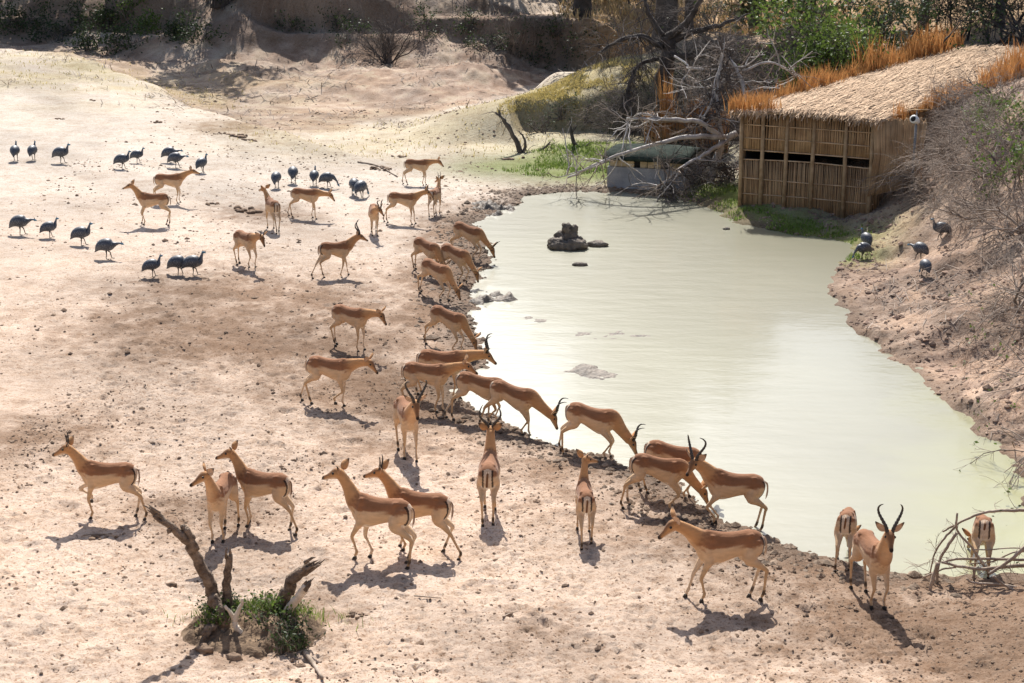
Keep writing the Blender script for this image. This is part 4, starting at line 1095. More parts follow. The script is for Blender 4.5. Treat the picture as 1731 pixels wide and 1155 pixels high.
def strips(P, D, L, w, g, name, mat, parent, sag=0.0, kind='stuff'):
    """loose straws: thin ribbons lying along D"""
    N = len(P); L = L * g.uniform(.6, 1.3, N)[:, None]
    sidev = np.cross(D, np.array([0, 0, 1.0])); sidev /= np.linalg.norm(sidev, axis=1, keepdims=True) + 1e-9
    sidev = sidev * (w * g.uniform(.6, 1.4, N))[:, None]
    e = P + D * L; e[:, 2] -= sag * g.uniform(0, 1, N)
    m_ = (P + e) / 2; m_[:, 2] += sag * .25
    V = np.stack([P - sidev, P + sidev, m_ + sidev, m_ - sidev, e + sidev * .5, e - sidev * .5], 1).reshape(-1, 3)
    b = np.arange(N)[:, None] * 6
    return link(name, mk_mesh(name, V, np.vstack([b + np.array([[0, 1, 2, 3]]), b + np.array([[3, 2, 4, 5]])])), mat, parent, kind=kind)
N = 7500
aa = gh.uniform(0, 1, N); bb = gh.uniform(-.3, LEN - .5, N) ** 1.0
P = np.array([roof_pt(a, b) + [0, 0, .055 + .03 * gh.random()] for a, b in zip(aa, bb)])
D = np.tile(dv, (N, 1)) + gh.normal(0, .12, (N, 3)) * [1, 1, .35]
strips(loc3(P), D, .7, .010, gh, 'roof_straw', M['thatch'], hide)
# front eave fringe
N = 620
aa = gh.uniform(0, 1, N)
P = np.array([roof_pt(a, -.28) + [0, 0, gh.uniform(-.03, .12)] for a in aa])
D = np.tile(-dv * .6 + np.array([0, 0, -.35]), (N, 1)) + gh.normal(0, .22, (N, 3))
strips(loc3(P), D, .20, .009, gh, 'eave_straw', M['thatch'], hide, sag=.05)
# orange reed tufts standing along both roof edges
TUFT = []
for k in range(5):
    P = np.column_stack([gh.normal(0, .11, (46, 2)), np.zeros(46)])
    V, Q, T_ = blades(P, [.42, .55, .7, .5, .36][k], .010, gh, lean=.16)
    TUFT.append(mk_mesh('reed_tuft', V, Q, T_))
def tuft(q, k, sc=1.0):
    o = link('reed_tuft', TUFT[k], M['reedorange'], hide, loc=loc3(q)); o.rotation_euler = (0, 0, gh.uniform(0, 6)); o.scale = (sc * 1.1, sc * 1.1, sc)
b = 0.0
while b < LEN:
    f = b / LEN
    q = roof_pt(0, b) + e1 * -.02; 
    if gh.random() < .93: tuft(q - [0, 0, .05], gh.integers(0, 5), gh.uniform(.6, 1.1) * (.9 + .9 * f) * (.35 + 1.25 * float(fbm([b * 1.4], [3.0], 2, 5)[0])))
    if b > .3 and gh.random() < .9: tuft(roof_pt(1, b) + e1 * .03 - [0, 0, .08], gh.integers(0, 5), gh.uniform(.4, .9) * (.75 + 1.3 * f) * (.4 + 1.2 * float(fbm([b * 1.4], [9.0], 2, 6)[0])))
    b += .22
for a in (.0, .04, .09, .13, .17, .21, .26): tuft(roof_pt(a, -.15) + [0, 0, .05], gh.integers(0, 5), gh.uniform(.6, .9))
# flared reed sheaf closing the front right corner
mb = MB()
for i in range(150):
    t = gh.random(); q = B3 + e1 * (t * .95) + dv * (t * .55) + fn * .1
    zg = gz(q[0], q[1])
    mb.tube(loc3([[q[0] - .15 * (1 - t), q[1] - .05, max(zg - .1, HZ0 + .55 + .25 * t)], [q[0] - .03, q[1], HZ0 + 1.5], [q[0] + gh.normal(0, .03) - .12 * (1 - t), q[1], HZ0 + HTOP + gh.normal(0, .04) + .02]]), .014 * gh.uniform(.8, 1.3), 4)
link('corner_reed_sheaf', mb.mesh('corner_reed_sheaf'), M['reed'], hide, kind='stuff')
# white lamp on a post beside the hide
q = B3 + e1 * .85 + fn * .30 + dv * .3; zg = gz(q[0], q[1])
lamp = thing('floodlight', (q[0], q[1], zg), 'small white lamp on a grey post beside the thatched hide', 'lamp')
link('post', MB().tube([[0, 0, -.1], [0, 0, .8], [0, 0, 1.75]], [.035, .035, .03], 8).mesh('post'), M['greymetal'], lamp)
link('arm', MB().tube([[.02, 0, 1.95], [-.25, -.04, 1.97], [.28, .02, 1.955]], [.014, .014, .014], 6).mesh('arm'), M['pole'], lamp)
hd_ = link('lamp_head', MB().tube([[.06, .04, 1.66], [0, 0, 1.70], [-.07, -.06, 1.745], [-.10, -.09, 1.76]], [.05, .085, .10, .095], 12).mesh('lamp_head'), M['whitemetal'], lamp)
link('lens', MB().tube([[-.098, -.087, 1.759], [-.112, -.10, 1.766]], [.07, .06], 12).mesh('lens'), M['dark'], hd_)
link('bracket', MB().tube([[0, 0, 1.72], [0, 0, 1.95]], [.02, .015], 6).mesh('bracket'), M['greymetal'], lamp)

# ------------------------------------------------------------------ concrete bunker by the water
bp = pick(1026, 316); bq = pick(1158, 322)
e2 = unit((bq - bp) * [1, 1, 0]); W2 = np.linalg.norm((bq - bp)[:2]); ang = math.atan2(e2[1], e2[0])
zb = min(bp[2], bq[2]) - .08
bunk = thing('bunker', (bp[0], bp[1], zb), 'small grey concrete hide with dark flat roof at the far water edge', 'hide', None, ang)
link('front_wall', MB().box((W2 / 2, .08, .31), (W2, .16, .66), jit=.006).mesh('front_wall', False), M['concrete'], bunk)
link('side_wall', MB().box((.075, 1.1, .46), (.15, 1.86, .98), jit=.006).mesh('side_wall', False), M['concrete'], bunk)
link('side_wall', MB().box((W2 - .075, 1.1, .46), (.15, 1.86, .98), jit=.006).mesh('side_wall', False), M['concrete'], bunk)
link('back_wall', MB().box((W2 / 2, 2.1, .46), (W2, .13, .98), jit=.006).mesh('back_wall', False), M['concrete'], bunk)
xx = .06
for i, (w, kind_) in enumerate(((.22, 1), (.24, 1), (.22, 1), (.16, 0), (.2, 1), (.2, 1), (.18, 1), (.2, 0), (.22, 1), (.2, 1))):
    if xx + w > W2: break
    if kind_: link('board', MB().box((xx + w / 2 - .006, .09 + .004 * (i % 2), .77), (w - .015, .03, .26), jit=.006).mesh('board', False), M['board'], bunk)
    else:
        link('opening_shade', MB().box((xx + w / 2, .14, .77), (w, .03, .24)).mesh('opening_shade', False), M['dark'], bunk)  # near-black panel painted as the shade inside the gap
    xx += w
V = []; nr = 14
rf = MB()
for i in range(nr + 1):
    for jx in range(9):
        a = i / nr; b = jx / 8
        V.append([-.08 + (W2 + .16) * a, -.14 + 2.4 * b, .93 + .22 * math.sin(math.pi * min(b * 1.1, 1)) ** .8 * (.7 + .3 * math.sin(math.pi * a)) + .03 * (fbm(a * 9, b * 9, 2, 4) - .5)])
Vt_ = np.array(V); Vb_ = Vt_ - [0, 0, .09]
i0 = (np.arange(nr)[:, None] * 9 + np.arange(8)[None]).ravel(); NN = len(Vt_)
Q = [np.stack([i0, i0 + 9, i0 + 10, i0 + 1], 1), np.stack([i0 + 1, i0 + 10, i0 + 9, i0], 1) + NN]
rim = list(range(9)) + [9 * k + 8 for k in range(1, nr + 1)] + [NN - 1 - k for k in range(1, 9)] + [9 * (nr - k) for k in range(1, nr)]
Q.append(np.array([[a, b, b + NN, a + NN] for a, b in zip(rim, rim[1:] + rim[:1])]))
link('roof', mk_mesh('roof', np.vstack([Vt_, Vb_]), np.concatenate(Q)), M['tarp'], bunk)

# ------------------------------------------------------------------ trees on the far bank (crowns reach above the frame)
def make_tree(u, Y, H, r, cr, seed, label, leafmat='leafdark', nleaf=1500, lean=(0, 0), name='tree', cz_=.62, lsize=.13, bark='darkwood'):
    g = np.random.default_rng(seed)
    x = at_y(u, 50, Y)[0]; z = gz(x, Y)
    root = thing(name, (x, Y, z), label, 'tree', 'trees on the far bank')
    out = []; ends = []
    tp = spline(np.array([[0, 0, -.3], [lean[0] * .2 + g.normal(0, .05), lean[1] * .2, H * .2], [lean[0] * .6, lean[1] * .6, H * .45], [lean[0], lean[1], H * .7]]), 5)
    rr = np.linspace(r, r * .5, len(tp)); rr[:3] *= [1.5, 1.25, 1.1]
    mb = MB().tube(tp, rr, 10); 
    link('trunk', mb.mesh('trunk'), M[bark], root)
    lim = []
    for k in range(7):
        i = g.integers(len(tp) // 2, len(tp)); a = g.uniform(0, 6.28)
        grow(g, tp[i], [math.cos(a), math.sin(a), g.uniform(.3, 1.0)], cr * g.uniform(.7, 1.05), r * .42, 2, lim, .8, 0.0, .16, (2, 4), .6, 4, .3, ends)
    link('limbs', wood_mesh(lim, 'limbs'), M[bark], root)
    E = np.array(ends)
    E = E[g.integers(0, len(E), nleaf // 4)]
    V, Q = leaf_quads(E, lsize * 2.0, g, 8, .45)
    link('crown', mk_mesh('crown', V, Q, None, False), M[leafmat], root)
    return root
make_tree(198, 80.6, 8.5, .32, 4.2, 1, 'dark twin stemmed tree on the far bank, upper left', nleaf=1700)
make_tree(38, 84, 8, .22, 4.2, 2, 'dark tree at the upper left corner of the far bank', nleaf=1700)
make_tree(292, 81, 5.5, .10, 2.4, 3, 'thin reddish sapling left of the creeper covered trunk', 'leaf', 700, bark='deadwood')
make_tree(385, 75.6, 9, .50, 2.6, 4, 'thick creeper covered trunk standing on the spur of the far bank', nleaf=1000)
make_tree(985, 75.0, 10, .42, 4.6, 5, 'tall dark trunk at the right end of the shaded scarp', nleaf=2800)
make_tree(1124, 62.5, 10, .50, 4.4, 6, 'massive dark trunk above the tangled dead tree', nleaf=2600)
make_tree(1164, 64.0, 9, .20, 3.2, 7, 'slimmer dark trunk just right of the massive one', nleaf=1600)
make_tree(842, 86, 6, .10, 2.6, 8, 'thin pale trunk above the middle of the scarp', 'leafgrey', 900, bark='deadwood')
make_tree(110, 87, 8, .2, 4.2, 12, 'unseen tree added for extra shade on the upper left bank', nleaf=1300)  # out-of-view tree, added to deepen the shade on the bank
make_tree(1010, 84, 8, .2, 4.4, 13, 'tree behind the tall dark trunk', nleaf=2200)
make_tree(1560, 66, 7, .2, 3.6, 14, 'dark tree behind the thatched roof, left of another', 'leafdark', 2600, cz_=.5)
make_tree(1690, 63, 7, .2, 3.6, 15, 'dark tree at the upper right corner behind the roof', 'leafdark', 2600)
make_tree(1270, 70, 6.5, .12, 3.0, 16, 'thin stemmed tree behind the thatched shelter', 'leafgrey', 1400)
# creepers hanging on the spur trunk
g = np.random.default_rng(31)
px_, py_ = at_y(385, 50, 75.6)[0], 75.6; pz_ = gz(px_, py_)
cree = thing('creeper', (px_, py_ - .3, pz_), 'curtain of dark creepers hanging around the thick trunk on the spur', 'creeper')
out = []
for k in range(110):
    a = g.uniform(0, 6.28); q = np.array([math.cos(a) * g.uniform(.3, .9), math.sin(a) * .5, g.uniform(.6, 3.4)])
    out.append((np.array([q, q + [g.normal(0, .1), -.1, -q[2] * .5], q + [g.normal(0, .25) + .3 * np.sign(q[0]) * g.random(), -.25, -q[2] - .5 * g.random()]]), np.array([.02, .018, .01]), 0))
link('vines', wood_mesh(out, 'vines'), M['darktwig'], cree, kind='stuff')
V, Q = leaf_quads(np.array([o[0][1] for o in out]), .07, g, 14, .28); link('leaves', mk_mesh('leaves', V, Q, None, False), M['leafdark'], cree, kind='stuff')

# ------------------------------------------------------------------ shrubs
def shrub_meshes(seed, h, w, nstem, depth=2, leaf=0, lsize=.05, r=.022, droop=0.0, kids=(3, 5), spread=.7, wig=.2, up=.9, shrink=.62):
    g = np.random.default_rng(seed); out = []; ends = []
    for k in range(nstem):
        a = g.uniform(0, 6.28); t = g.uniform(.1, 1.0) * w / h
        grow(g, [g.normal(0, w * .08), g.normal(0, w * .08), -.05], [math.cos(a) * t, math.sin(a) * t, up], h * g.uniform(.55, .95), r * (2.0 if k % 6 == 0 else g.uniform(.7, 1.1)), depth, out, spread, droop, wig, kids, shrink, 5, .15, ends)
    wm = wood_mesh(out, 'stems')
    lm = None
    if leaf:
        E = np.array(ends); E = E[g.integers(0, len(E), max(leaf // 5, 1))]
        V, Q = leaf_quads(E, lsize, g, 5, lsize * 2.2); lm = mk_mesh('leaves', V, Q, None, False)
    return wm, lm
def shrub(p, ms, label, woodm, leafm=None, sc=1.0, rz=0.0, name='shrub', cat='shrub', group=None):
    o = thing(name, p, label, cat, group, rz, sc)
    link('stems', ms[0], M[woodm], o)
    if ms[1] is not None: link('leaves', ms[1], M[leafm], o)
    return o
def gpt(u, Y): x = at_y(u, 100, Y)[0]; return (x, Y, gz(x, Y))
# thicket along the top edge
VAR = [shrub_meshes(100 + k, 2.6, 2.4, 7, 2, [1500, 1100, 0, 700, 0][k], .06, .02, kids=(4, 6)) for k in range(5)]
g = np.random.default_rng(5)
TH = [(10, 80.2, 0, 'dark bush at the extreme upper left corner'), (70, 81.2, 1, 'dark bush between the two upper left trees'), (140, 80.2, 2, 'pale leafless bush left of the twin stemmed tree'), (250, 80.9, 5, 'green bush at the top edge right of the twin stemmed tree'),
      (330, 81.6, 3, 'bush at the top edge left of the creeper covered trunk'), (445, 81.6, 1, 'dark bush at the top edge right of the creeper covered trunk'), (500, 83.3, 2, 'leafless mauve bush at the top edge, first right of the dark bush'), (560, 81.6, 4, 'leafless mauve bush at the top edge above the scarp left end'),
      (610, 83.7, 2, 'leafless bush at the top edge, left of the one above the round grey bush'), (660, 81.6, 4, 'leafless bush at the top edge straight above the round grey bush'), (720, 83.0, 3, 'grey green bush at the top edge right of the round grey bush'), (770, 81.6, 1, 'dark bush at the top edge left of the thin pale trunk'),
      (830, 83.3, 3, 'grey green bush behind the thin pale trunk'), (900, 82.3, 2, 'leafless bush at the top edge between the thin pale and tall dark trunks'), (950, 81.6, 1, 'dark bush at the top edge just left of the tall dark trunk'), (1030, 80.9, 5, 'green bush at the top edge right of the tall dark trunk'),
      (1070, 79.5, 5, 'green bush at the top edge left of the massive trunk'), (1210, 72.0, 1, 'dark bush at the top edge right of the slimmer dark trunk'), (1250, 72.0, 2, 'leafless bush above the thatched shelter, left one'), (1330, 72.0, 4, 'leafless bush above the thatched shelter, right one'),
      (1390, 72.0, 3, 'grey bush at the top edge above the big fresh green bush'), (1440, 70.0, 1, 'dark bush at the top edge, right shoulder of the big fresh green bush'), (1500, 72.0, 4, 'leafless bush at the top edge left of the dark trees behind the roof'), (1640, 70.0, 1, 'dark bush between the two dark trees behind the roof'), (1720, 70.0, 4, 'leafless bush at the extreme upper right corner')]
for u, Y, k, lab in TH:
    ms = VAR[0] if k == 5 else VAR[k]
    shrub(gpt(u, Y), ms, lab, 'darktwig' if k in (0, 1, 4) else 'twig', {0: 'leafdark', 1: 'leafdark', 3: 'leafgrey', 5: 'leaf'}.get(k), g.uniform(.9, 1.3), g.uniform(0, 6), 'bush', 'bush', 'thicket bushes along the top edge')
# bare grey bush in front of the scarp
p = pick(655, 108)
shrub(p, shrub_meshes(41, 2.1, 2.2, 34, 2, 0, .05, .02, kids=(5, 7), up=1.0), 'round bare grey bush growing on the slope below the scarp', 'darktwig', None, 1.0, 0, 'bush', 'bush')
p = pick(868, 95); shrub(p, shrub_meshes(42, 1.7, 1.2, 8, 2, 250, .06, .016), 'small straggly bush hanging on the shaded scarp', 'twig', 'leafgrey', 1, 0, 'bush', 'bush')
p = pick(905, 75); shrub(p, shrub_meshes(43, 1.6, 1.0, 6, 2, 0, .06, .014), 'leafless shrub with a pale stem at the right of the scarp', 'twig', None, 1, 0, 'bush', 'bush')
for u, v, lab, sd, h in ((228, 40, 'bright green leafy shrub under the twin stemmed tree', 44, 1.5), (250, 58, 'small yellow green shrub on the edge of the upper left bank', 45, .9)):
    p = pick(u, v); shrub(p, shrub_meshes(sd, h, h, 9, 2, 900, .07, .014), lab, 'twig', 'leaf', 1, 0)
# dark scrub on the shaded upper left bank and roots on the spur
for i, (u, v, h, lab) in enumerate(((60, 45, 1.4, 'right of the corner tree'), (130, 50, 1.5, 'left of the twin stemmed tree'), (180, 52, 1.3, 'at the foot of the twin stemmed tree'), (300, 62, .8, 'below the thin reddish sapling'),
        (335, 70, 1.2, 'left of the creeper covered trunk'), (20, 55, 1.2, 'at the left edge'), (95, 70, 1.3, 'low between the two left trees'), (215, 80, 1.2, 'below the bright green leafy shrub'), (155, 85, 1.1, 'just above the pale crest'))):
    p = pick(u, v); shrub(p, shrub_meshes(50 + i, h, h * 1.3, 12, 2, 700, .07, .014, droop=.06), 'scraggly dark shrub on the upper left bank, ' + lab, 'darktwig', 'leafdark', 1, 0, 'shrub', 'shrub', 'dark shrubs on the upper left bank')
for i, (u, Y, h, lab) in enumerate(((1060, 50.5, 1.9, 'left of the gnarled dead tree'), (1100, 51.5, 2.1, 'right behind the gnarled dead tree'), (1150, 49.5, 1.9, 'behind the tufts of the reed screen'), (1195, 51, 2.2, 'behind the upright bleached limb'), (1235, 48.5, 1.9, 'at the left end of the hide roof'),
        (1275, 48, 1.9, 'behind the left roof tufts'), (1320, 50, 2.2, 'left of the big fresh green bush'), (1345, 53, 2.2, 'under the thatched shelter'), (1225, 46, 1.3, 'between the screen and the hide'), (1185, 45.3, 1.1, 'at the right end of the reed screen'))):
    shrub(gpt(u, Y), shrub_meshes(130 + i, h, h * 1.1, 16, 2, 500 if i % 2 else 0, .05, .016, droop=.05, kids=(5, 7)), 'dark matted brush ' + lab, 'darktwig', 'leafdark', 1, 0, 'brush', 'bush', 'dark brush around the dead trees')
for i, (u, v, h, lab) in enumerate(((495, 50, .9, 'left end'), (570, 45, 1.0, 'left third'), (610, 60, 1.1, 'just left of the round grey bush'), (715, 55, 1.3, 'just right of the round grey bush'), (795, 50, 1.0, 'middle'),
        (830, 85, 1.1, 'below the thin pale trunk'), (935, 60, 1.4, 'left of the tall dark trunk'), (960, 95, 1.3, 'at the foot of the tall dark trunk'), (1015, 80, 1.4, 'right of the tall dark trunk'), (905, 100, 1.0, 'right third, low'))):
    p = pick(u, v); shrub(p, shrub_meshes(160 + i, h, h * 1.4, 12, 2, 420, .06, .013, droop=.12), 'dark scrub clinging to the shaded scarp, ' + lab, 'darktwig', 'leafdark', 1, 0, 'scrub', 'shrub', 'scrub on the scarp')
for i, (u, v, h, lab) in enumerate(((915, 225, .8, 'right of the forked snag'), (950, 200, .8, 'in the middle of its shaded face'), (995, 205, .9, 'right part of its shaded face'), (1035, 195, 1.1, 'next to the drooping twigs'), (1060, 225, 1.0, 'above the bunker roof'))):
    p = pick(u, v); shrub(p, shrub_meshes(180 + i, h, h * 1.5, 14, 2, 160, .045, .012, droop=.10), 'dark brush on the grassy knoll, ' + lab, 'darktwig', 'leafgrey', 1, 0, 'brush', 'shrub', 'brush on the knoll')
# big green bush behind the hide
p = gpt(1395, 49.5)
shrub(p, shrub_meshes(61, 3.1, 2.7, 16, 3, 5200, .075, .03, kids=(3, 5)), 'big fresh green leafy bush behind the roof of the reed hide', 'darkwood', 'leaf', 1.0, 0, 'bush', 'bush')
p = gpt(1490, 53.5)
shrub(p, shrub_meshes(62, 3.0, 2.8, 14, 3, 3600, .07, .03, kids=(3, 5)), 'darker green bush right of the big fresh green one', 'darkwood', 'leafdark', 1.0, 0, 'bush', 'bush')
for i, (u, Y, h) in enumerate(((1545, 60, 3.2), (1610, 60, 3.2), (1680, 58.5, 3.0), (1740, 57, 3.0))):
    shrub(gpt(u, Y), shrub_meshes(70 + i, h, h, 12, 3, 900, .06, .025, kids=(3, 5)), 'dark twiggy thicket bush behind the orange reeds, ' + ('first', 'second', 'third', 'fourth')[i] + ' from the left', 'darktwig', 'leafdark', 1, 0, 'bush', 'bush', 'thicket behind the hide roof')

# dry shrubs on the right bank
DS = [shrub_meshes(80 + k, 1.5, 2.2, 24, 2, 0, .03, .014, droop=.12, kids=(5, 7), wig=.22, up=.7, shrink=.7) for k in range(3)]
RB = [(1505, 322, .55, 'dry grey shrub against the right wall of the reed hide'), (1545, 275, .6, 'dry grey shrub below the white lamp'), (1592, 240, .7, 'dry shrub right of the white lamp'), (1628, 200, 1.0, 'dry shrub under the roof edge on the right bank'),
      (1690, 178, 1.0, 'dry shrub at the top of the right bank, by the right edge'), (1568, 312, .9, 'tangled dry shrub halfway up the right bank'), (1620, 290, 1.1, 'pale tangled shrub in the middle of the right bank'), (1690, 300, 1.1, 'brown tangled shrub right of the pale one on the right bank'),
      (1665, 372, .9, 'low dry shrub right of the topmost guineafowl'), (1720, 400, 1.1, 'dry shrub at the right edge, halfway up the bank'), (1715, 240, 1.0, 'dry shrub under the green sprigs at the right edge'),
      (1650, 240, 1.0, 'dry shrub right below the right hand roof tufts'), (1745, 520, 1.1, 'dry shrub spilling in from the right edge')]
for i, (u, v, sc, lab) in enumerate(RB):
    shrub(pick(u, v), DS[i % 3], lab, 'twig', None, sc * .95, i * 1.7, 'dry_shrub', 'shrub', 'dry shrubs on the right bank')
for i, (u, v, h, lab) in enumerate(((1715, 330, 1.3, 'green leafy shrub at the right edge above the bank'), (1690, 235, .9, 'small pale green shrub among dry twigs, upper right'), (1668, 205, .6, 'small yellow green sprig in the dry shrubs, upper right'))):
    shrub(pick(u, v), shrub_meshes(95 + i, h, h, 9, 2, 700, .045, .011), lab, 'twig', 'leaf', 1, 0)
# bare twigs hanging in from the right edge
for i, (u, v, Y) in enumerate(((1770, 640, 22.5), (1775, 760, 20.5), (1780, 560, 24.5))):
    q = at_y(u, v, Y); g = np.random.default_rng(200 + i); out = []
    for k in range(7): grow(g, [0, 0, 0], [-1, g.normal(0, .4), g.uniform(-.1, .7)], g.uniform(.7, 1.3), .010, 2, out, .6, .09, .2, (2, 4), .6, 5)
    q[2] = max(q[2], gz(q[0], q[1]))
    o = thing('bare_shrub', q, ('upper', 'lower', 'topmost')[i] + ' spray of bare twigs reaching over the bank from the right edge', 'shrub', 'bare sprays at the right edge')
    link('stems', wood_mesh(out, 'stems'), M['twig'], o)
    V, Q = leaf_quads(np.array([o_[0][-1] for o_ in out[::5]]), .03, g, 2, .03); link('leaves', mk_mesh('leaves', V, Q, None, False), M['leaf'], o)

# ------------------------------------------------------------------ dead trees beside the hide
def limb(parent, pts, Y, r0, r1, mat, name='limb', base=None, side=7):
    """one limb through photo pixels at the given depth(s)"""
    Ys = np.broadcast_to(np.asarray(Y, float), (len(pts),))
    P = np.array([at_y(u, v, y) for (u, v), y in zip(pts, Ys)])
    P = spline(P, 5); g = np.random.default_rng(int(pts[0][0] * 7 + pts[0][1]))
    P[1:-1] += g.normal(0, r0 * .14, P[1:-1].shape)
    mb = MB().tube(P - base, np.linspace(r0, r1, len(P)), side)
    link(name, mb.mesh(name), M[mat], parent)
    return P
def twigs_on(parent, paths, base, g, n, L, r, depth, mat, droop=0.0, name='twigs', bias=(0, 0, 0), wig=.22):
    out = []
    for P in paths:
        for _ in range(n):
            i = g.integers(len(P) // 4, len(P)); d = unit(g.normal(0, 1, 3) + np.array(bias))
            grow(g, P[i] - base, d, L * g.uniform(.5, 1.2), r, depth, out, .7, droop, wig, (2, 4), .65, 5)
    link(name, wood_mesh(out, name), M[mat], parent, kind='stuff')
g = np.random.default_rng(77)
b0 = gpt(1205, 42.6); base = np.array(b0)
dt = thing('fallen_dead_tree', b0, 'bleached fallen dead tree sprawling between the bunker and the reed hide', 'tree')
F = [limb(dt, pts, Y, r0, r1, 'greywood', 'limb', base) for pts, Y, r0, r1 in (
    ([(1222, 232), (1180, 206), (1120, 202), (1060, 200)], [42.6, 42.2, 41.6, 41], .075, .03),
    ([(1120, 202), (1085, 192), (1062, 205)], [41.6, 41.3, 41], .03, .015),
    ([(1225, 232), (1160, 232), (1095, 248), (1030, 268), (960, 300)], [42.6, 42, 41.5, 41.5, 42], .075, .03),
    ([(1030, 268), (1010, 280), (945, 300)], [41.5, 41.5, 41.8], .03, .012),
    ([(1228, 238), (1190, 262), (1150, 285), (1122, 312), (1116, 326)], [42.6, 42, 41.6, 41.3, 41.3], .06, .015),
    ([(1150, 285), (1140, 305), (1134, 326)], [41.6, 41.3, 41.3], .025, .012),
    ([(1245, 225), (1222, 240), (1205, 290), (1190, 336)], [42.8, 42.7, 42.6, 42.5], .09, .12),
    ([(1222, 240), (1215, 200), (1212, 150), (1222, 90), (1220, 84)], [42.7, 42.8, 43, 43.2, 43.2], .07, .03),
    ([(1232, 98), (1246, 120), (1256, 150), (1262, 180), (1268, 200)], [43.2, 43, 42.8, 42.6, 42.4], .05, .03),
    ([(1212, 150), (1195, 190), (1175, 215)], [43, 42.8, 42.6], .045, .02),
    ([(1256, 120), (1300, 105), (1340, 125), (1362, 145)], [43, 43.2, 43.5, 43.5], .035, .02),
    ([(1210, 300), (1235, 300), (1250, 318)], [42.6, 42.3, 42.2], .035, .015),
    ([(1160, 115), (1205, 118), (1260, 112)], [43.5, 43.4, 43.2], .03, .02),
    ([(1190, 150), (1225, 140), (1252, 138)], [43.4, 43.3, 43.2], .025, .015),
    ([(1140, 95), (1160, 108), (1164, 120), (1156, 132)], [44, 43.8, 43.6, 43.6], .03, .015))]
twigs_on(dt, F, base, g, 10, .8, .016, 2, 'twig', .03)
twigs_on(dt, F, base, g, 4, 1.1, .022, 1, 'greywood', .02, 'bleached_twigs')
twigs_on(dt, [F[6], F[4], F[11], F[7], F[9]], base, g, 40, .9, .019, 2, 'darktwig', .06, 'lower_twigs')
b0 = gpt(1120, 47.5); base = np.array(b0)
dk = thing('dark_dead_tree', b0, 'dark gnarled dead tree with a matted mass of hanging twigs', 'tree')
F = [limb(dk, pts, Y, r0, r1, 'darkwood', 'limb', base) for pts, Y, r0, r1 in (
    ([(1118, 215), (1122, 150), (1130, 95), (1125, 60)], 47.5, .30, .20),
    ([(1125, 66), (1160, 38), (1180, 8), (1196, -20)], [47.5, 47.2, 47, 47], .13, .05),
    ([(1130, 72), (1180, 52), (1225, 40), (1262, 24)], [47.5, 47.2, 47, 47], .11, .03),
    ([(1120, 80), (1085, 62), (1045, 70), (1010, 92)], [47.5, 47, 46.6, 46.4], .10, .03),
    ([(1125, 90), (1160, 95), (1195, 90), (1222, 70)], [47.5, 47, 46.6, 46.4], .10, .05),
    ([(1120, 60), (1100, 30), (1090, 0)], [47.5, 47.4, 47.4], .10, .05),
    ([(1112, 100), (1080, 110), (1062, 150), (1055, 190)], [47.4, 47, 46.6, 46.4], .07, .03),
    ([(1195, 90), (1240, 100), (1290, 130), (1310, 190)], [46.6, 46.3, 46.2, 46.4], .08, .04),
    ([(1150, 150), (1130, 200), (1110, 230)], [46.6, 46.3, 46], .06, .03))]
twigs_on(dk, F, base, g, 24, .8, .013, 2, 'darktwig', .05)
twigs_on(dk, [F[3]], base, g, 45, 1.0, .013, 2, 'darktwig', .16, 'drooping_twigs', (0, 0, -.4), .16)
twigs_on(dk, [F[6]], base, g, 110, .7, .012, 2, 'darktwig', .16, 'hanging_twigs', (0, 0, -.9), .16)
twigs_on(dk, [F[4], F[7]], base, g, 60, .8, .013, 2, 'darktwig', .03, 'matted_twigs')
# dead snag at the left of the knoll, and a smaller one
b0 = gpt(875, 48.8); base = np.array(b0)
sn = thing('dead_snag', b0, 'forked dark snag standing at the left foot of the grassy knoll', 'tree')
F = [limb(sn, pts, Y, r0, r1, 'darktwig', 'limb', base) for pts, Y, r0, r1 in (([(886, 270), (870, 235), (855, 208), (838, 190)], 48.8, .10, .03), ([(868, 232), (848, 200), (843, 186)], 48.8, .05, .02), ([(884, 262), (888, 240), (878, 222)], 48.8, .06, .02), ([(880, 265), (905, 258), (935, 262)], 48.6, .06, .02), ([(890, 268), (920, 250), (930, 240)], 48.6, .05, .02))]
twigs_on(sn, F, base, g, 6, .5, .010, 1, 'darktwig')
b0 = gpt(970, 48.5); base = np.array(b0)
sn = thing('dead_snag', b0, 'short dark stick of a shrub in the green grass right of the forked snag', 'tree')
F = [limb(sn, pts, Y, r0, r1, 'darktwig', 'limb', base) for pts, Y, r0, r1 in (([(972, 245), (966, 225), (964, 205)], 48.5, .07, .03), ([(966, 225), (975, 212)], 48.5, .04, .02), ([(970, 240), (985, 250), (998, 240)], 48.4, .03, .015))]
twigs_on(sn, F, base, g, 4, .3, .008, 1, 'darktwig')

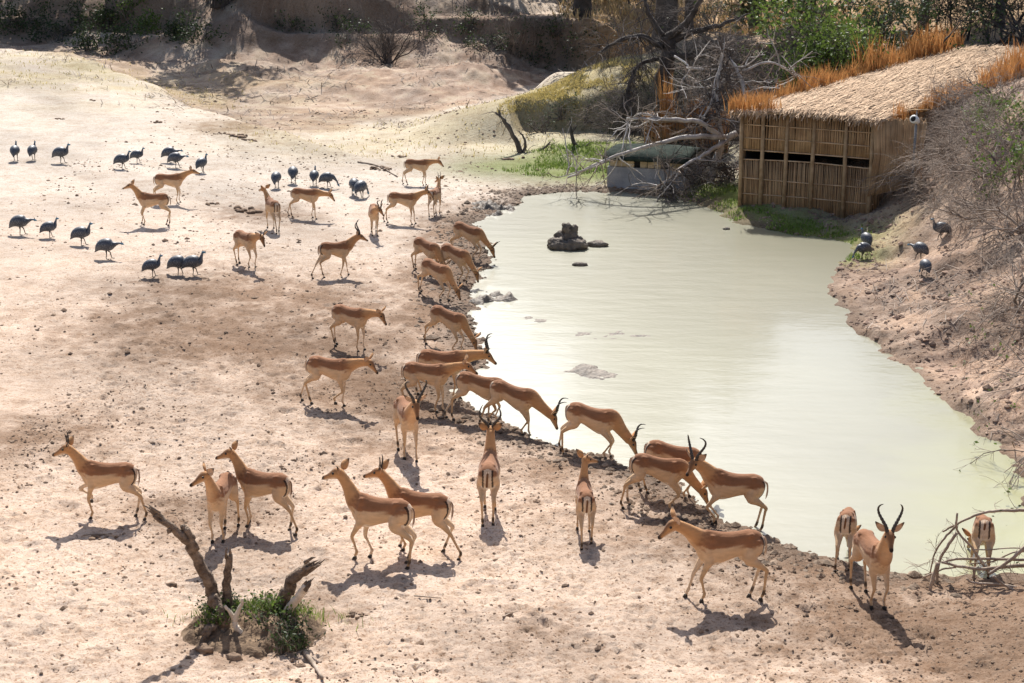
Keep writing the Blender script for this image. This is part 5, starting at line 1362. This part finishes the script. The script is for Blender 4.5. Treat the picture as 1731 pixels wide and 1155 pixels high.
# ------------------------------------------------------------------ reed screen behind the bunker, thatched shelter behind the dead tree
gs = np.random.default_rng(91)
p0 = gpt(1092, 45.5); sw = 140 * 46 / FPX
scr = thing('reed_screen', p0, 'ragged orange reed screen standing behind the concrete bunker', 'screen')
top = at_y(1150, 192, 45.5)[2] - p0[2]
mb = MB()
for i in range(150):
    x = i / 150 * sw; mb.tube([[x, gs.normal(0, .02), -.2], [x + gs.normal(0, .03), gs.normal(0, .03), top + gs.normal(0, .06)]], .016, 4)
link('reed_wall', mb.mesh('reed_wall'), M['reedorange'], scr, kind='stuff')
for x, h, w in ((.55, 1.25, .16), (.62, .9, .14), (1.35, .55, .2), (1.55, .6, .16), (1.8, .5, .12), (.2, .2, .2)):
    P = np.column_stack([gs.normal(x, w * .6, 70), gs.normal(0, .08, 70), np.full(70, top - .15)])
    V, Q, T_ = blades(P, h, .014, gs, .12); link('reed_tuft', mk_mesh('reed_tuft', V, Q, T_), M['reedorange'], scr)
for z in (top * .45, top * .85): link('batten', MB().tube([[-.05, -.05, z], [sw / 2, -.06, z + .02], [sw + .05, -.05, z]], .02, 6).mesh('batten'), M['pole'], scr)
ca, cb = at_y(1222, 82, 54.5), at_y(1345, 40, 59)
sh = thing('thatched_shelter', (ca[0], ca[1], gz(ca[0], ca[1])), 'small pale thatched roof half hidden behind the dead tree', 'shelter')
o_ = np.array(sh.location); e_ = unit((cb - ca)); sd_ = unit([.8, .35, .02]); 
ca2 = ca; Lr = np.linalg.norm(cb - ca)
corner = [ca2, ca2 + sd_ * 2.0, ca2 + sd_ * 1.5 + (cb - ca) * .95, cb]
Vt_ = np.array(corner) - o_
link('roof', mk_mesh('roof', np.vstack([Vt_, Vt_ - [0, 0, .14]]), [[0, 1, 2, 3], [7, 6, 5, 4], [0, 4, 5, 1], [1, 5, 6, 2], [2, 6, 7, 3], [3, 7, 4, 0]], None, False), M['thatch'], sh)
N = 700; a = gs.random(N)[:, None]; b = gs.random(N)[:, None]
P = Vt_[0] * (1 - a) * (1 - b) + Vt_[1] * a * (1 - b) + Vt_[2] * a * b + Vt_[3] * (1 - a) * b + [0, 0, .02]
strips(P + gs.normal(0, .02, P.shape), np.tile(-e_, (N, 1)) + gs.normal(0, .1, (N, 3)) * [1, 1, .4], .7, .012, gs, 'roof_straw', M['thatch'], sh)
for c_ in Vt_:
    link('post', MB().tube([[c_[0], c_[1], -.3], [c_[0], c_[1], c_[2] - .1]], .06, 6).mesh('post'), M['darkwood'], sh)

def lump(q, r, seed, sq=(1, 1, .7), name='lump', mat='rockmud', label=None, cat='rock', group=None, parent=None, nu=18, nv=12, amp=.5):
    m = sphere((0, 0, 0), 1.0, nu, nv)
    co = np.array([v_.co for v_ in m.vertices])
    n_ = fbm(co[:, 0] * 1.8 + seed * 3.1, co[:, 1] * 1.8 + co[:, 2] * 2.3 + seed, 4, seed) - .5
    n2_ = fbm(co[:, 0] * 5 + seed, co[:, 1] * 5 + co[:, 2] * 6, 3, seed + 7) - .5
    co = co * (1 + amp * 1.3 * n_ + amp * .5 * n2_)[:, None] * np.array(sq) * r
    m.vertices.foreach_set('co', co.astype(np.float32).ravel()); m.update(); m.name = name
    return link(name, m, M[mat], parent, q, None, label, cat, group)
# ------------------------------------------------------------------ dead stump mound in the left foreground
gm = np.random.default_rng(404)
mc = pick(430, 1068)
md = thing('stump_mound', mc, 'weathered stump mound with broken dead limbs in the left foreground', 'stump')
base = np.array(mc)
n1, n2 = 40, 40
V = []
ug = np.linspace(-1, 1, n1)
for a in ug:
    for b in ug:
        x, y = a * .78, b * .62
        r = math.hypot(a, b)
        rise = max(0, 1 - r ** 2.2)
        wx, wy = base[0] + x, base[1] + y
        hgt = .20 * rise ** .7 + .22 * (fbm(wx * 7, wy * 7, 4, 90) - .5) * min(rise * 3, 1)
        V.append([x, y, gz(wx, wy) - base[2] - .04 + hgt])
i0 = (np.arange(n1 - 1)[:, None] * n2 + np.arange(n2 - 1)[None]).ravel()
V = np.array(V); mound_me = mk_mesh('earth', V, np.stack([i0, i0 + n2, i0 + n2 + 1, i0 + 1], 1))
link('earth', mound_me, varied('mound_earth', (0.09, 0.06, 0.04), (0.25, 0.17, 0.105), 9, .95, .9, 30), md)
M['stump'] = varied('weathered_stump', (0.10, 0.068, 0.048), (0.30, 0.225, 0.165), 14, .9, 1.0, 38, bdist=.05)
M['palewood'] = varied('pale_dead_wood', (0.42, 0.34, 0.26), (0.66, 0.57, 0.46), 9, .85, .7, 40)
my = mc[1]
limb(md, [(368, 1040), (358, 1000), (342, 962), (318, 920), (300, 900), (262, 870)], [my + .12, my + .1, my + .08, my, my - .05, my - .1], .075, .032, 'stump', 'limb', base, 10)
limb(md, [(308, 908), (290, 893), (284, 900)], [my - .02, my - .08, my - .1], .04, .02, 'stump', 'stub', base)
limb(md, [(330, 930), (316, 898), (309, 890)], [my + .02, my, my], .05, .03, 'stump', 'stub', base)
limb(md, [(384, 1030), (384, 985), (388, 938)], [my + .16, my + .16, my + .15], .055, .035, 'stump', 'limb', base, 9)
limb(md, [(468, 1052), (478, 1015), (492, 985), (510, 966), (524, 958)], [my + .2, my + .2, my + .18, my + .15, my + .12], .08, .05, 'stump', 'limb', base, 10)
limb(md, [(476, 1060), (488, 1030), (505, 1008), (518, 990)], [my + .06, my + .05, my + .02, my], .05, .04, 'palewood', 'limb', base, 9)
limb(md, [(402, 1066), (394, 1044), (380, 1024)], [my - .22, my - .2, my - .18], .035, .014, 'palewood', 'root', base)
limb(md, [(396, 1050), (404, 1032), (410, 1012)], [my - .2, my - .2, my - .2], .03, .014, 'palewood', 'root', base)
limb(md, [(400, 1060), (410, 1075), (416, 1095)], [my - .22, my - .26, my - .3], .03, .012, 'palewood', 'root', base)
limb(md, [(345, 1085), (352, 1064), (362, 1060)], [my - .3, my - .28, my - .24], .05, .04, 'stump', 'root', base)
limb(md, [(360, 1010), (372, 1030), (378, 1062), (370, 1085)], [my + .02, my - .05, my - .15, my - .25], .06, .03, 'stump', 'root', base)
for i, (u, v, r) in enumerate(((420, 1100, .09), (345, 1100, .09), (395, 1112, .08), (455, 1085, .07))):
    q = pick(u, v) - base
    lump(q + [0, 0, r * .05], r * .85, 60 + i, (1.2, 1, .7), 'clod', 'clod', parent=md, cat=None, amp=.8); continue
    link('clod', mk_mesh('clod', *(lambda m: (np.array([x.co for x in m.vertices]) + gm.normal(0, r * .1, (len(m.vertices), 3)), [list(p_.vertices) for p_ in m.polygons if len(p_.vertices) == 4], [list(p_.vertices) for p_ in m.polygons if len(p_.vertices) == 3]))(sphere(q + [0, 0, r * .3], r, 9, 7, (1.2, 1, .8)))), M['clod'], md)
def splinters(u, v, Y, d, r, n, seed):
    g = np.random.default_rng(seed); p0 = at_y(u, v, Y) - base; d = unit(d); mb = MB()
    for k in range(n):
        o = g.normal(0, r * .5, 3); L = g.uniform(.8, 2.2) * r * 1.5
        mb.tube(np.array([p0 + o - d * r, p0 + o + d * L * .5, p0 + o * .8 + d * L + g.normal(0, r * .25, 3)]), [r * .45, r * .3, r * .05], 5)
    link('splinters', mb.mesh('splinters'), M['stump'], md)
splinters(264, 872, my - .1, [-.7, 0, .6], .045, 6, 1); splinters(388, 940, my + .15, [.05, 0, 1], .035, 5, 2); splinters(523, 959, my + .12, [.7, 0, .5], .05, 6, 3); splinters(518, 991, my, [.5, 0, .7], .04, 5, 4)
# plants on the mound
def plant(u, v, n, rad, h, label, mat='leaf', ls=.022):
    q = pick(u, v); g = np.random.default_rng(int(u * 3 + v))
    o = thing('leafy_plant', (q[0], q[1], q[2]), label, 'plant', 'plants on the stump mound')
    out = []
    for k in range(n // 14):
        a = g.uniform(0, 6.28); d = g.uniform(0, rad)
        x, y = math.cos(a) * d, math.sin(a) * d * .8
        z = gz(q[0] + x, q[1] + y) - q[2] + .18 * max(0, 1 - (((q[0] + x - base[0]) / .78) ** 2 + ((q[1] + y - base[1]) / .62) ** 2))
        grow(g, [x, y, z - .02], [g.normal(0, .5), g.normal(0, .5), 1], h * g.uniform(.6, 1.1), .005, 1, out, .8, .03, .2, (1, 3), .6, 4)
    link('stems', wood_mesh(out, 'stems'), M['twig'], o, kind='stuff')
    E = np.concatenate([p_[0][1:] for p_ in out]); E = E[g.integers(0, len(E), n)]
    V, Q = leaf_quads(E, ls, g, 1, .03, .6, .6); link('leaves', mk_mesh('leaves', V, Q, None, False), M[mat], o, kind='stuff')
plant(378, 1056, 700, .22, .2, 'dark green leafy plant at the left side of the stump mound', 'leafdark')
plant(470, 1062, 1000, .34, .2, 'spreading green leafy plant at the right side of the stump mound', 'leaf')
plant(490, 1092, 700, .26, .17, 'low dark leafy plant at the right foot of the stump mound', 'leafdark')
plant(372, 1072, 350, .16, .16, 'small pale green plant below the leaning limb', 'leaf')
P2 = np.column_stack([gm.normal(mc[0] + .08, .35, 900), gm.normal(mc[1] + .28, .12, 900)])
P = ground_pts(P2); P[:, 2] += .17 * np.clip(1 - ((P2[:, 0] - base[0]) / .78) ** 2 - ((P2[:, 1] - base[1]) / .62) ** 2, 0, 1) ** .6
V, Q, T_ = blades(P, .10, .004, gm, .4); link('grass_tuft', mk_mesh('grass_tuft', V, Q, T_), M['grassgreen'], kind='stuff', label='short green grass on top of the stump mound')

# ------------------------------------------------------------------ dead boughs at the lower right
bp_ = pick(1680, 985); base = np.array(bp_)
bo = thing('dead_bough', bp_, 'tangle of thin dead boughs at the lower right in front of a drinking impala', 'branch')
def z6(x, y): return (1540 + x / 5.25, 820 + y / 5.25)
BB = [([(1120, 228), (1003, 225), (760, 230), (600, 260), (420, 340), (280, 415)], 0.25, .022, .010), ([(400, 360), (300, 470), (210, 610), (170, 780)], .2, .014, .008), ([(405, 425), (300, 580), (250, 690), (225, 890)], .1, .018, .014),
      ([(410, 250), (410, 400), (540, 560), (650, 720), (690, 780)], .1, .012, .018), ([(270, 690), (400, 660), (700, 655), (1003, 665), (1120, 670)], .15, .012, .018), ([(270, 685), (450, 725), (650, 745), (900, 720), (1120, 705)], .0, .014, .026),
      ([(690, 790), (850, 690), (1003, 560), (1120, 470)], -.1, .016, .026), ([(240, 690), (190, 850), (150, 1000), (145, 1070)], -.1, .026, .012), ([(490, 830), (560, 870), (800, 885), (1003, 920), (1120, 930)], -.2, .010, .018),
      ([(100, 825), (280, 750), (400, 730)], 0, .010, .010), ([(730, 810), (830, 890), (950, 945), (1100, 950)], -.3, .014, .014), ([(520, 700), (720, 680), (900, 600), (1003, 590)], .2, .008, .010), ([(540, 570), (700, 575), (850, 560), (1003, 560)], .3, .007, .008), ([(555, 740), (560, 870)], .0, .014, .012), ([(1090, 1180), (960, 1290), (820, 1400)], -1.2, .010, .008)]
BY = at_z(1640, 972, .15)[1]
F = [limb(bo, [z6(*q) for q in pts], BY - .25 + dy, r0, r1, 'deadwood', 'bough', base, 6) for pts, dy, r0, r1 in BB]
twigs_on(bo, F[:7], base, np.random.default_rng(8), 9, .28, .004, 1, 'deadwood', .0, 'twigs')
g = np.random.default_rng(9); E = np.concatenate([f[::3] for f in F[:6]]) - base
V, Q = leaf_quads(E[E[:, 0] > .0], .022, g, 3, .08); link('leaves', mk_mesh('leaves', V, Q, None, False), M['leafdark'], bo, kind='stuff')

# ------------------------------------------------------------------ rocks and mud in the pond
def waterpt(u, v): p = at_z(u, v, 0); return p
rk = waterpt(960, 420)
ro = thing('rock_pile', rk, 'pile of grey mud covered rocks rising from the far part of the pond', 'rocks')
for i, (x, y, z, r, q) in enumerate(((-.16, -.05, .05, .24, (1.2, .8, .7)), (.12, -.08, .06, .25, (1.1, .8, .7)), (.06, .15, .22, .22, (.85, .7, 1.2)), (-.02, .12, .42, .13, (.9, .8, 1.1)), (-.30, .10, .08, .17, (1, .8, .8)), (.33, .0, .05, .15, (1, .8, .8)), (-.14, .16, .20, .16, (1, .8, .9)), (.20, .12, .14, .15, (.9, .8, 1)))):
    lump((x, y, z), r, 30 + i, q, 'rock', parent=ro, cat=None, amp=.85)
lump(waterpt(1010, 416) + [0, 0, .03], .20, 7, (1.15, .7, .5), 'rock', label='small low rock in the water right of the rock pile', cat='rock')
lump(waterpt(981, 449) + [0, 0, .01], .14, 8, (1.2, .6, .45), 'rock', label='smallest rock in the water below the rock pile', cat='rock')
lump(waterpt(1228, 388) + [0, 0, .01], .07, 9, (1.2, .8, .6), 'rock', label='tiny dark stone poking out of the water near the hide', cat='rock')
def mud_patch(u0, v0, w, d, n, label, seed, hmax=.06, name='mud_bank', mat='mud', cat='mud'):
    """an uneven low bar of wet mud"""
    c = waterpt(u0, v0); nx_, ny_ = 60, 26; g = np.random.default_rng(seed)
    X, Y = np.meshgrid(np.linspace(-1, 1, nx_), np.linspace(-1, 1, ny_))
    wx, wy = c[0] + X * w, c[1] + Y * d
    f = fbm(wx * 3.2, wy * 4.5, 4, seed); rr = np.sqrt(X ** 2 + Y ** 2)
    Z = (f - .40 - .34 * rr ** 2) * hmax * 5; Z = np.clip(Z, -.06, hmax * 1.6)
    V = np.stack([X * w, Y * d, Z], -1).reshape(-1, 3)
    i0 = (np.arange(ny_ - 1)[:, None] * nx_ + np.arange(nx_ - 1)[None]).ravel()
    return link(name, mk_mesh(name, V, np.stack([i0, i0 + 1, i0 + nx_ + 1, i0 + nx_], 1)), M[mat], None, c, None, label, cat)
mud_patch(1015, 567, .95, .35, 0, 'long thin bar of wet mud lying across the middle of the pond', 51, .022)
mud_patch(995, 627, .50, .55, 0, 'glittering wet mud patch in the near part of the pond', 52, .028)
mud_patch(830, 508, .60, .8, 0, 'lumpy dark mud bank by the drinking cluster at the left shore', 53, .10)
mud_patch(826, 356, .75, .8, 0, 'lumpy dark mud bank at the far left corner of the pond', 54, .14)
mud_patch(905, 540, .28, .4, 0, 'small mud spot in the water right of the lumpy bank', 55, .02)
mud_patch(812, 650, .40, .6, 0, 'dark mud hump behind the reaching ram', 57, .09)
# churned mud along the near and left shore
gq = np.random.default_rng(61)
def scatter_lumps(N, seed, xr, yr, dens, size, name, mat, label, flat=.6, rim=None):
    g = np.random.default_rng(seed)
    x = g.uniform(*xr, N); y = g.uniform(*yr, N)
    k = g.random(N) < dens(x, y); x = x[k]; y = y[k]; n = len(x)
    s_ = size(x, y, g); z = height(x, y)
    ico = np.array([[0, 0, 1], [.9, 0, .2], [.28, .85, .2], [-.72, .53, .2], [-.72, -.53, .2], [.28, -.85, .2], [.72, .53, -.5], [-.28, .85, -.5], [-.9, 0, -.5], [-.28, -.85, -.5], [.72, -.53, -.5]])
    tri = np.array([[0, 1, 2], [0, 2, 3], [0, 3, 4], [0, 4, 5], [0, 5, 1], [1, 6, 2], [2, 7, 3], [3, 8, 4], [4, 9, 5], [5, 10, 1], [2, 6, 7], [3, 7, 8], [4, 8, 9], [5, 9, 10], [1, 10, 6]])
    V = ico[None] * (1 + g.normal(0, .18, (n, 11, 3)))
    a = g.uniform(0, 6.28, n); st = g.uniform(.7, 1.5, n)
    X = V[..., 0] * st[:, None]; Yv = V[..., 1]
    V = np.stack([X * np.cos(a)[:, None] - Yv * np.sin(a)[:, None], X * np.sin(a)[:, None] + Yv * np.cos(a)[:, None], V[..., 2] * flat], -1) * s_[:, None, None]
    V = V + np.stack([x, y, z + s_ * .12], 1)[:, None]
    T_ = (np.arange(n)[:, None, None] * 11 + tri[None]).reshape(-1, 3)
    return link(name, mk_mesh(name, V.reshape(-1, 3), None, T_, False), M[mat], None, None, 'stuff', label)
def dshore(x, y):
    s_ = shore(x, y); left = x < 5.0
    return np.where((s_ > -.15) & (s_ < 1.1) & left, np.clip(1.1 - np.abs(s_ - .2) * 1.1, 0, 1) * (.25 + fbm(x * 2, y * 2, 2, 3)), 0)
scatter_lumps(34000, 62, (-3, 6), (15.5, 44), dshore, lambda x, y, g: (g.gamma(2.2, .011, len(x)) + .010), 'shore_mud_clods', 'shoremud', 'churned dark mud clods along the near and left shore')
# loose clods, droppings and pebbles on the sand
def dirtw(x, y):
    w = .10 + .5 * sstep(.45, .75, fbm(x * .7, y * .7, 4, 21))
    for u, v, r, k in ((450, 545, 3.0, 1), (560, 560, 2.2, 1), (640, 640, 2.0, .8), (350, 880, 1.2, 1), (20, 760, 1.8, .9), (1600, 1085, 2.4, 1), (1450, 1030, 1.6, .8), (440, 370, 1.5, .7), (1731, 1100, 2.5, 1), (900, 1090, .9, .5), (250, 560, 2.5, .5), (1300, 960, 1.2, .8)):
        px, py, _ = zone(u, v, r); w = np.maximum(w, k * np.exp(-(((x - px) ** 2 + (y - py) ** 2) / r ** 2)))
    s_ = shore(x, y); w = np.maximum(w, .8 * (1 - sstep(.3, 2.2, s_)))
    return np.where((s_ > .1) & (x < 5.6 + .03 * (y - 18)), w, 0) 
scatter_lumps(34000, 63, (-7, 7), (13, 24), dirtw, lambda x, y, g: g.gamma(1.5, .0050, len(x)) + .005, 'soil_clods', 'clod', 'small dark clods and droppings strewn over the near sand')
scatter_lumps(24000, 64, (-12, 3), (24, 62), lambda x, y: dirtw(x, y) * .8, lambda x, y, g: (g.gamma(1.6, .0065, len(x)) + .007) * (1 + .012 * (y - 24)), 'far_clods', 'clod', 'small dark clods strewn over the far sand')
scatter_lumps(17000, 65, (5.3, 14), (17.5, 44), lambda x, y: np.where((shore(x, y) > .03) & (x > 5.6 + .02 * (y - 20)), .12 + .75 * sstep(.42, .6, fbm(x * 1.2, y * 1.2, 3, 44)) + .5 * (shore(x, y) < .5), 0), lambda x, y, g: (g.gamma(1.7, .012, len(x)) + .01), 'bank_clods', 'bankclod', 'crumbly soil lumps on the right bank')
# larger dung heaps and clods one can tell apart
for i, (u, v, r, lab) in enumerate(((400, 231, .24, 'long dark dung heap on the pale sand at the upper left'), (372, 226, .14, 'dark dung lump at the left end of the long heap'), (268, 207, .16, 'dark dung patch above the guineafowl'), (425, 238, .16, 'dark dung lump at the right end of the long heap'),
        (130, 331, .07, 'single dark dung ball left of the impala pair'), (100, 202, .12, 'small dark dung patch at the upper left'), (155, 170, .12, 'dark dung lump near the pale crest'), (355, 345, .14, 'dark clod right of the impala pair'), (420, 358, .28, 'flat dark dung heap below the away-walking impala'),
        (600, 1040, .09, 'brown clod right of the stump mound'), (170, 908, .10, 'flat brown clod under the far left ram'), (290, 990, .06, 'brown clod left of the leaning limb'), (860, 1040, .06, 'short brown wood chip on the open sand'), (640, 285, .25, 'heap of dark earth near the farthest impala'), (865, 270, .2, 'dark earth lump at the head of the pond'), (680, 265, .16, 'dark earth lump above the farthest impala'))):
    q = pick(u, v); g = np.random.default_rng(300 + i); mb = MB()
    for k in range(3 if r < .08 else 12):
        f = 0 if r < .08 else 1; rr = r * (g.uniform(.5, .8) if r < .08 else g.uniform(.14, .38))
        x, y = g.normal(0, r * .75) * f, g.normal(0, r * .45) * f
        m = sphere((0, 0, 0), 1.0, 8, 6); co = np.array([v_.co for v_ in m.vertices]); co = co * (1 + g.normal(0, .16, (len(co), 1))) * rr * np.array([g.uniform(.8, 1.4), g.uniform(.8, 1.2), .6])
        mb.add(co + [x, y, gz(q[0] + x, q[1] + y) - q[2] + rr * .2], [list(p_.vertices) for p_ in m.polygons if len(p_.vertices) == 4], [list(p_.vertices) for p_ in m.polygons if len(p_.vertices) == 3]); bpy.data.meshes.remove(m)
    link('dung_heap' if 'dung' in lab else 'earth_clod', mb.mesh('heap'), M['clod'], None, q, None, lab, 'dung' if 'dung' in lab else 'clod')
for i, (pts, lab) in enumerate(((((140, 908), (170, 905), (200, 909)), 'thin stick lying under the far left ram'), (((850, 1046), (862, 1040), (876, 1036)), 'short stick on open sand below the ram seen from behind'), (((605, 275), (640, 282), (672, 300)), 'fallen pale branch at the head of the pond'), (((700, 1010), (722, 1012), (745, 1014)), 'thin straw on the sand below the largest ewe'), (((515, 1105), (530, 1125), (545, 1150)), 'pale root stub at the bottom edge right of the stump mound'))):
    P = np.array([pick(u, v) + [0, 0, .02] for u, v in pts]); r = .03 if 'branch' in lab or 'root' in lab else .009
    link('stick', MB().tube(spline(P, 4) - P[1], np.linspace(r, r * .5, 9), 6).mesh('stick'), M['deadwood'], None, P[1], None, lab, 'stick')

# ------------------------------------------------------------------ grass and litter
gg = np.random.default_rng(71)
def grass_field(spots, name, mat, label, h, w, n_m2, lean=.4, zmin=-9):
    A = []
    for u, v, rx, ry, zz in spots:
        c = at_z(u, v, zz); n = int(n_m2 * 3.1 * rx * ry)
        a = gg.uniform(0, 6.28, n); d = np.sqrt(gg.random(n))
        A.append(np.column_stack([c[0] + np.cos(a) * d * rx, c[1] + np.sin(a) * d * ry]))
    A = np.concatenate(A); s_ = shore(A[:, 0], A[:, 1]); cl = fbm(A[:, 0] * 1.5, A[:, 1] * 1.5, 3, 12)
    A = A[(s_ > -.06) & (gg.random(len(A)) < sstep(.36, .55, cl))]
    A = A[height(A[:, 0], A[:, 1]) > zmin]
    V, Q, T_ = blades(ground_pts(A), h, w, gg, lean)
    return link(name, mk_mesh(name, V, Q, T_), M[mat], None, None, 'stuff', label)
grass_field([(1000, 268, 1.7, 1.8, .2), (930, 285, 1.4, 1.2, .1), (1075, 262, 1.6, 2.4, .3), (960, 245, 1.4, 1.0, .3), (1180, 330, 1.0, .9, .1), (1235, 352, .8, .8, .1), (1300, 382, 1.3, .9, .05), (1240, 366, .9, .7, .05), (1370, 394, .9, .6, .05), (1290, 385, .9, .4, .03), (1335, 391, .8, .4, .03), (1435, 402, .6, .6, .05), (1105, 333, .5, .35, .05), (1445, 428, .35, .5, .1)],
            'green_grass', 'grassgreen', 'short green grass around the bunker and in front of the hide', .085, .012, 260)
KN = [(945, 158, 1.5, 1.9, 1.45), (1000, 135, 1.6, 2.0, 1.8), (900, 185, 1.2, 1.4, 1.0), (1040, 125, 1.4, 2.0, 2.0)]
grass_field(KN, 'yellow_grass', 'grassdry', 'dry yellow grass on the sunlit top of the knoll', .08, .014, 520, zmin=.85)
grass_field([(60, 115, 9, 5, 1.1), (200, 140, 5, 4, .9), (800, 220, 4, 4, .15), (860, 250, 2, 2, .15), (560, 240, 3.5, 2.5, .3)], 'sparse_grass', 'grassdry', 'sparse dry grass on the pale upper slopes', .09, .014, 9)
grass_field([(300, -3, 12, 5, 2.3), (700, -2, 12, 5, 2.4), (1150, 20, 6, 6, 2.5), (1330, 25, 6, 6, 2.6), (1000, 5, 5, 4, 2.4)], 'straw_grass', 'grassstraw', 'tall straw coloured grass along the top of the far bank', .45, .03, 26)
# leaf litter and dead stalks on the banks
def litter(N, xr, yr, cond, name, mat, label, L, w, seed):
    g = np.random.default_rng(seed); x = g.uniform(*xr, N); y = g.uniform(*yr, N); k = cond(x, y, g); x = x[k]; y = y[k]; n = len(x)
    P = np.column_stack([x, y, height(x, y) + .015]); a = g.uniform(0, 6.28, n)
    D = np.stack([np.cos(a), np.sin(a), g.normal(.12, .25, n)], 1)
    E = P + D * L * .5; E[:, 2] = np.maximum(E[:, 2], height(E[:, 0], E[:, 1]) + .01); D = (E - P) / (L * .5)
    o = strips(P, D, L, w, g, name, M[mat], None); o['label'] = label; return o
litter(15000, (5.5, 16), (18, 46), lambda x, y, g: (shore(x, y) > .15) & (x > 5.8 + .02 * (y - 20)) & (g.random(len(x)) < sstep(.35, .6, fbm(x * .6, y * .6, 3, 14)) * (.25 + .75 * sstep(25, 31, y))), 'bank_litter', 'twig', 'dry stalks and leaf litter strewn over the right bank', .30, .007, 72)
litter(12000, (-30, 9), (54, 78), lambda x, y, g: g.random(len(x)) < sstep(.4, .6, fbm(x * .5, y * .5, 3, 15)), 'slope_litter', 'twig', 'dry stalks strewn over the far slopes', .35, .014, 73)
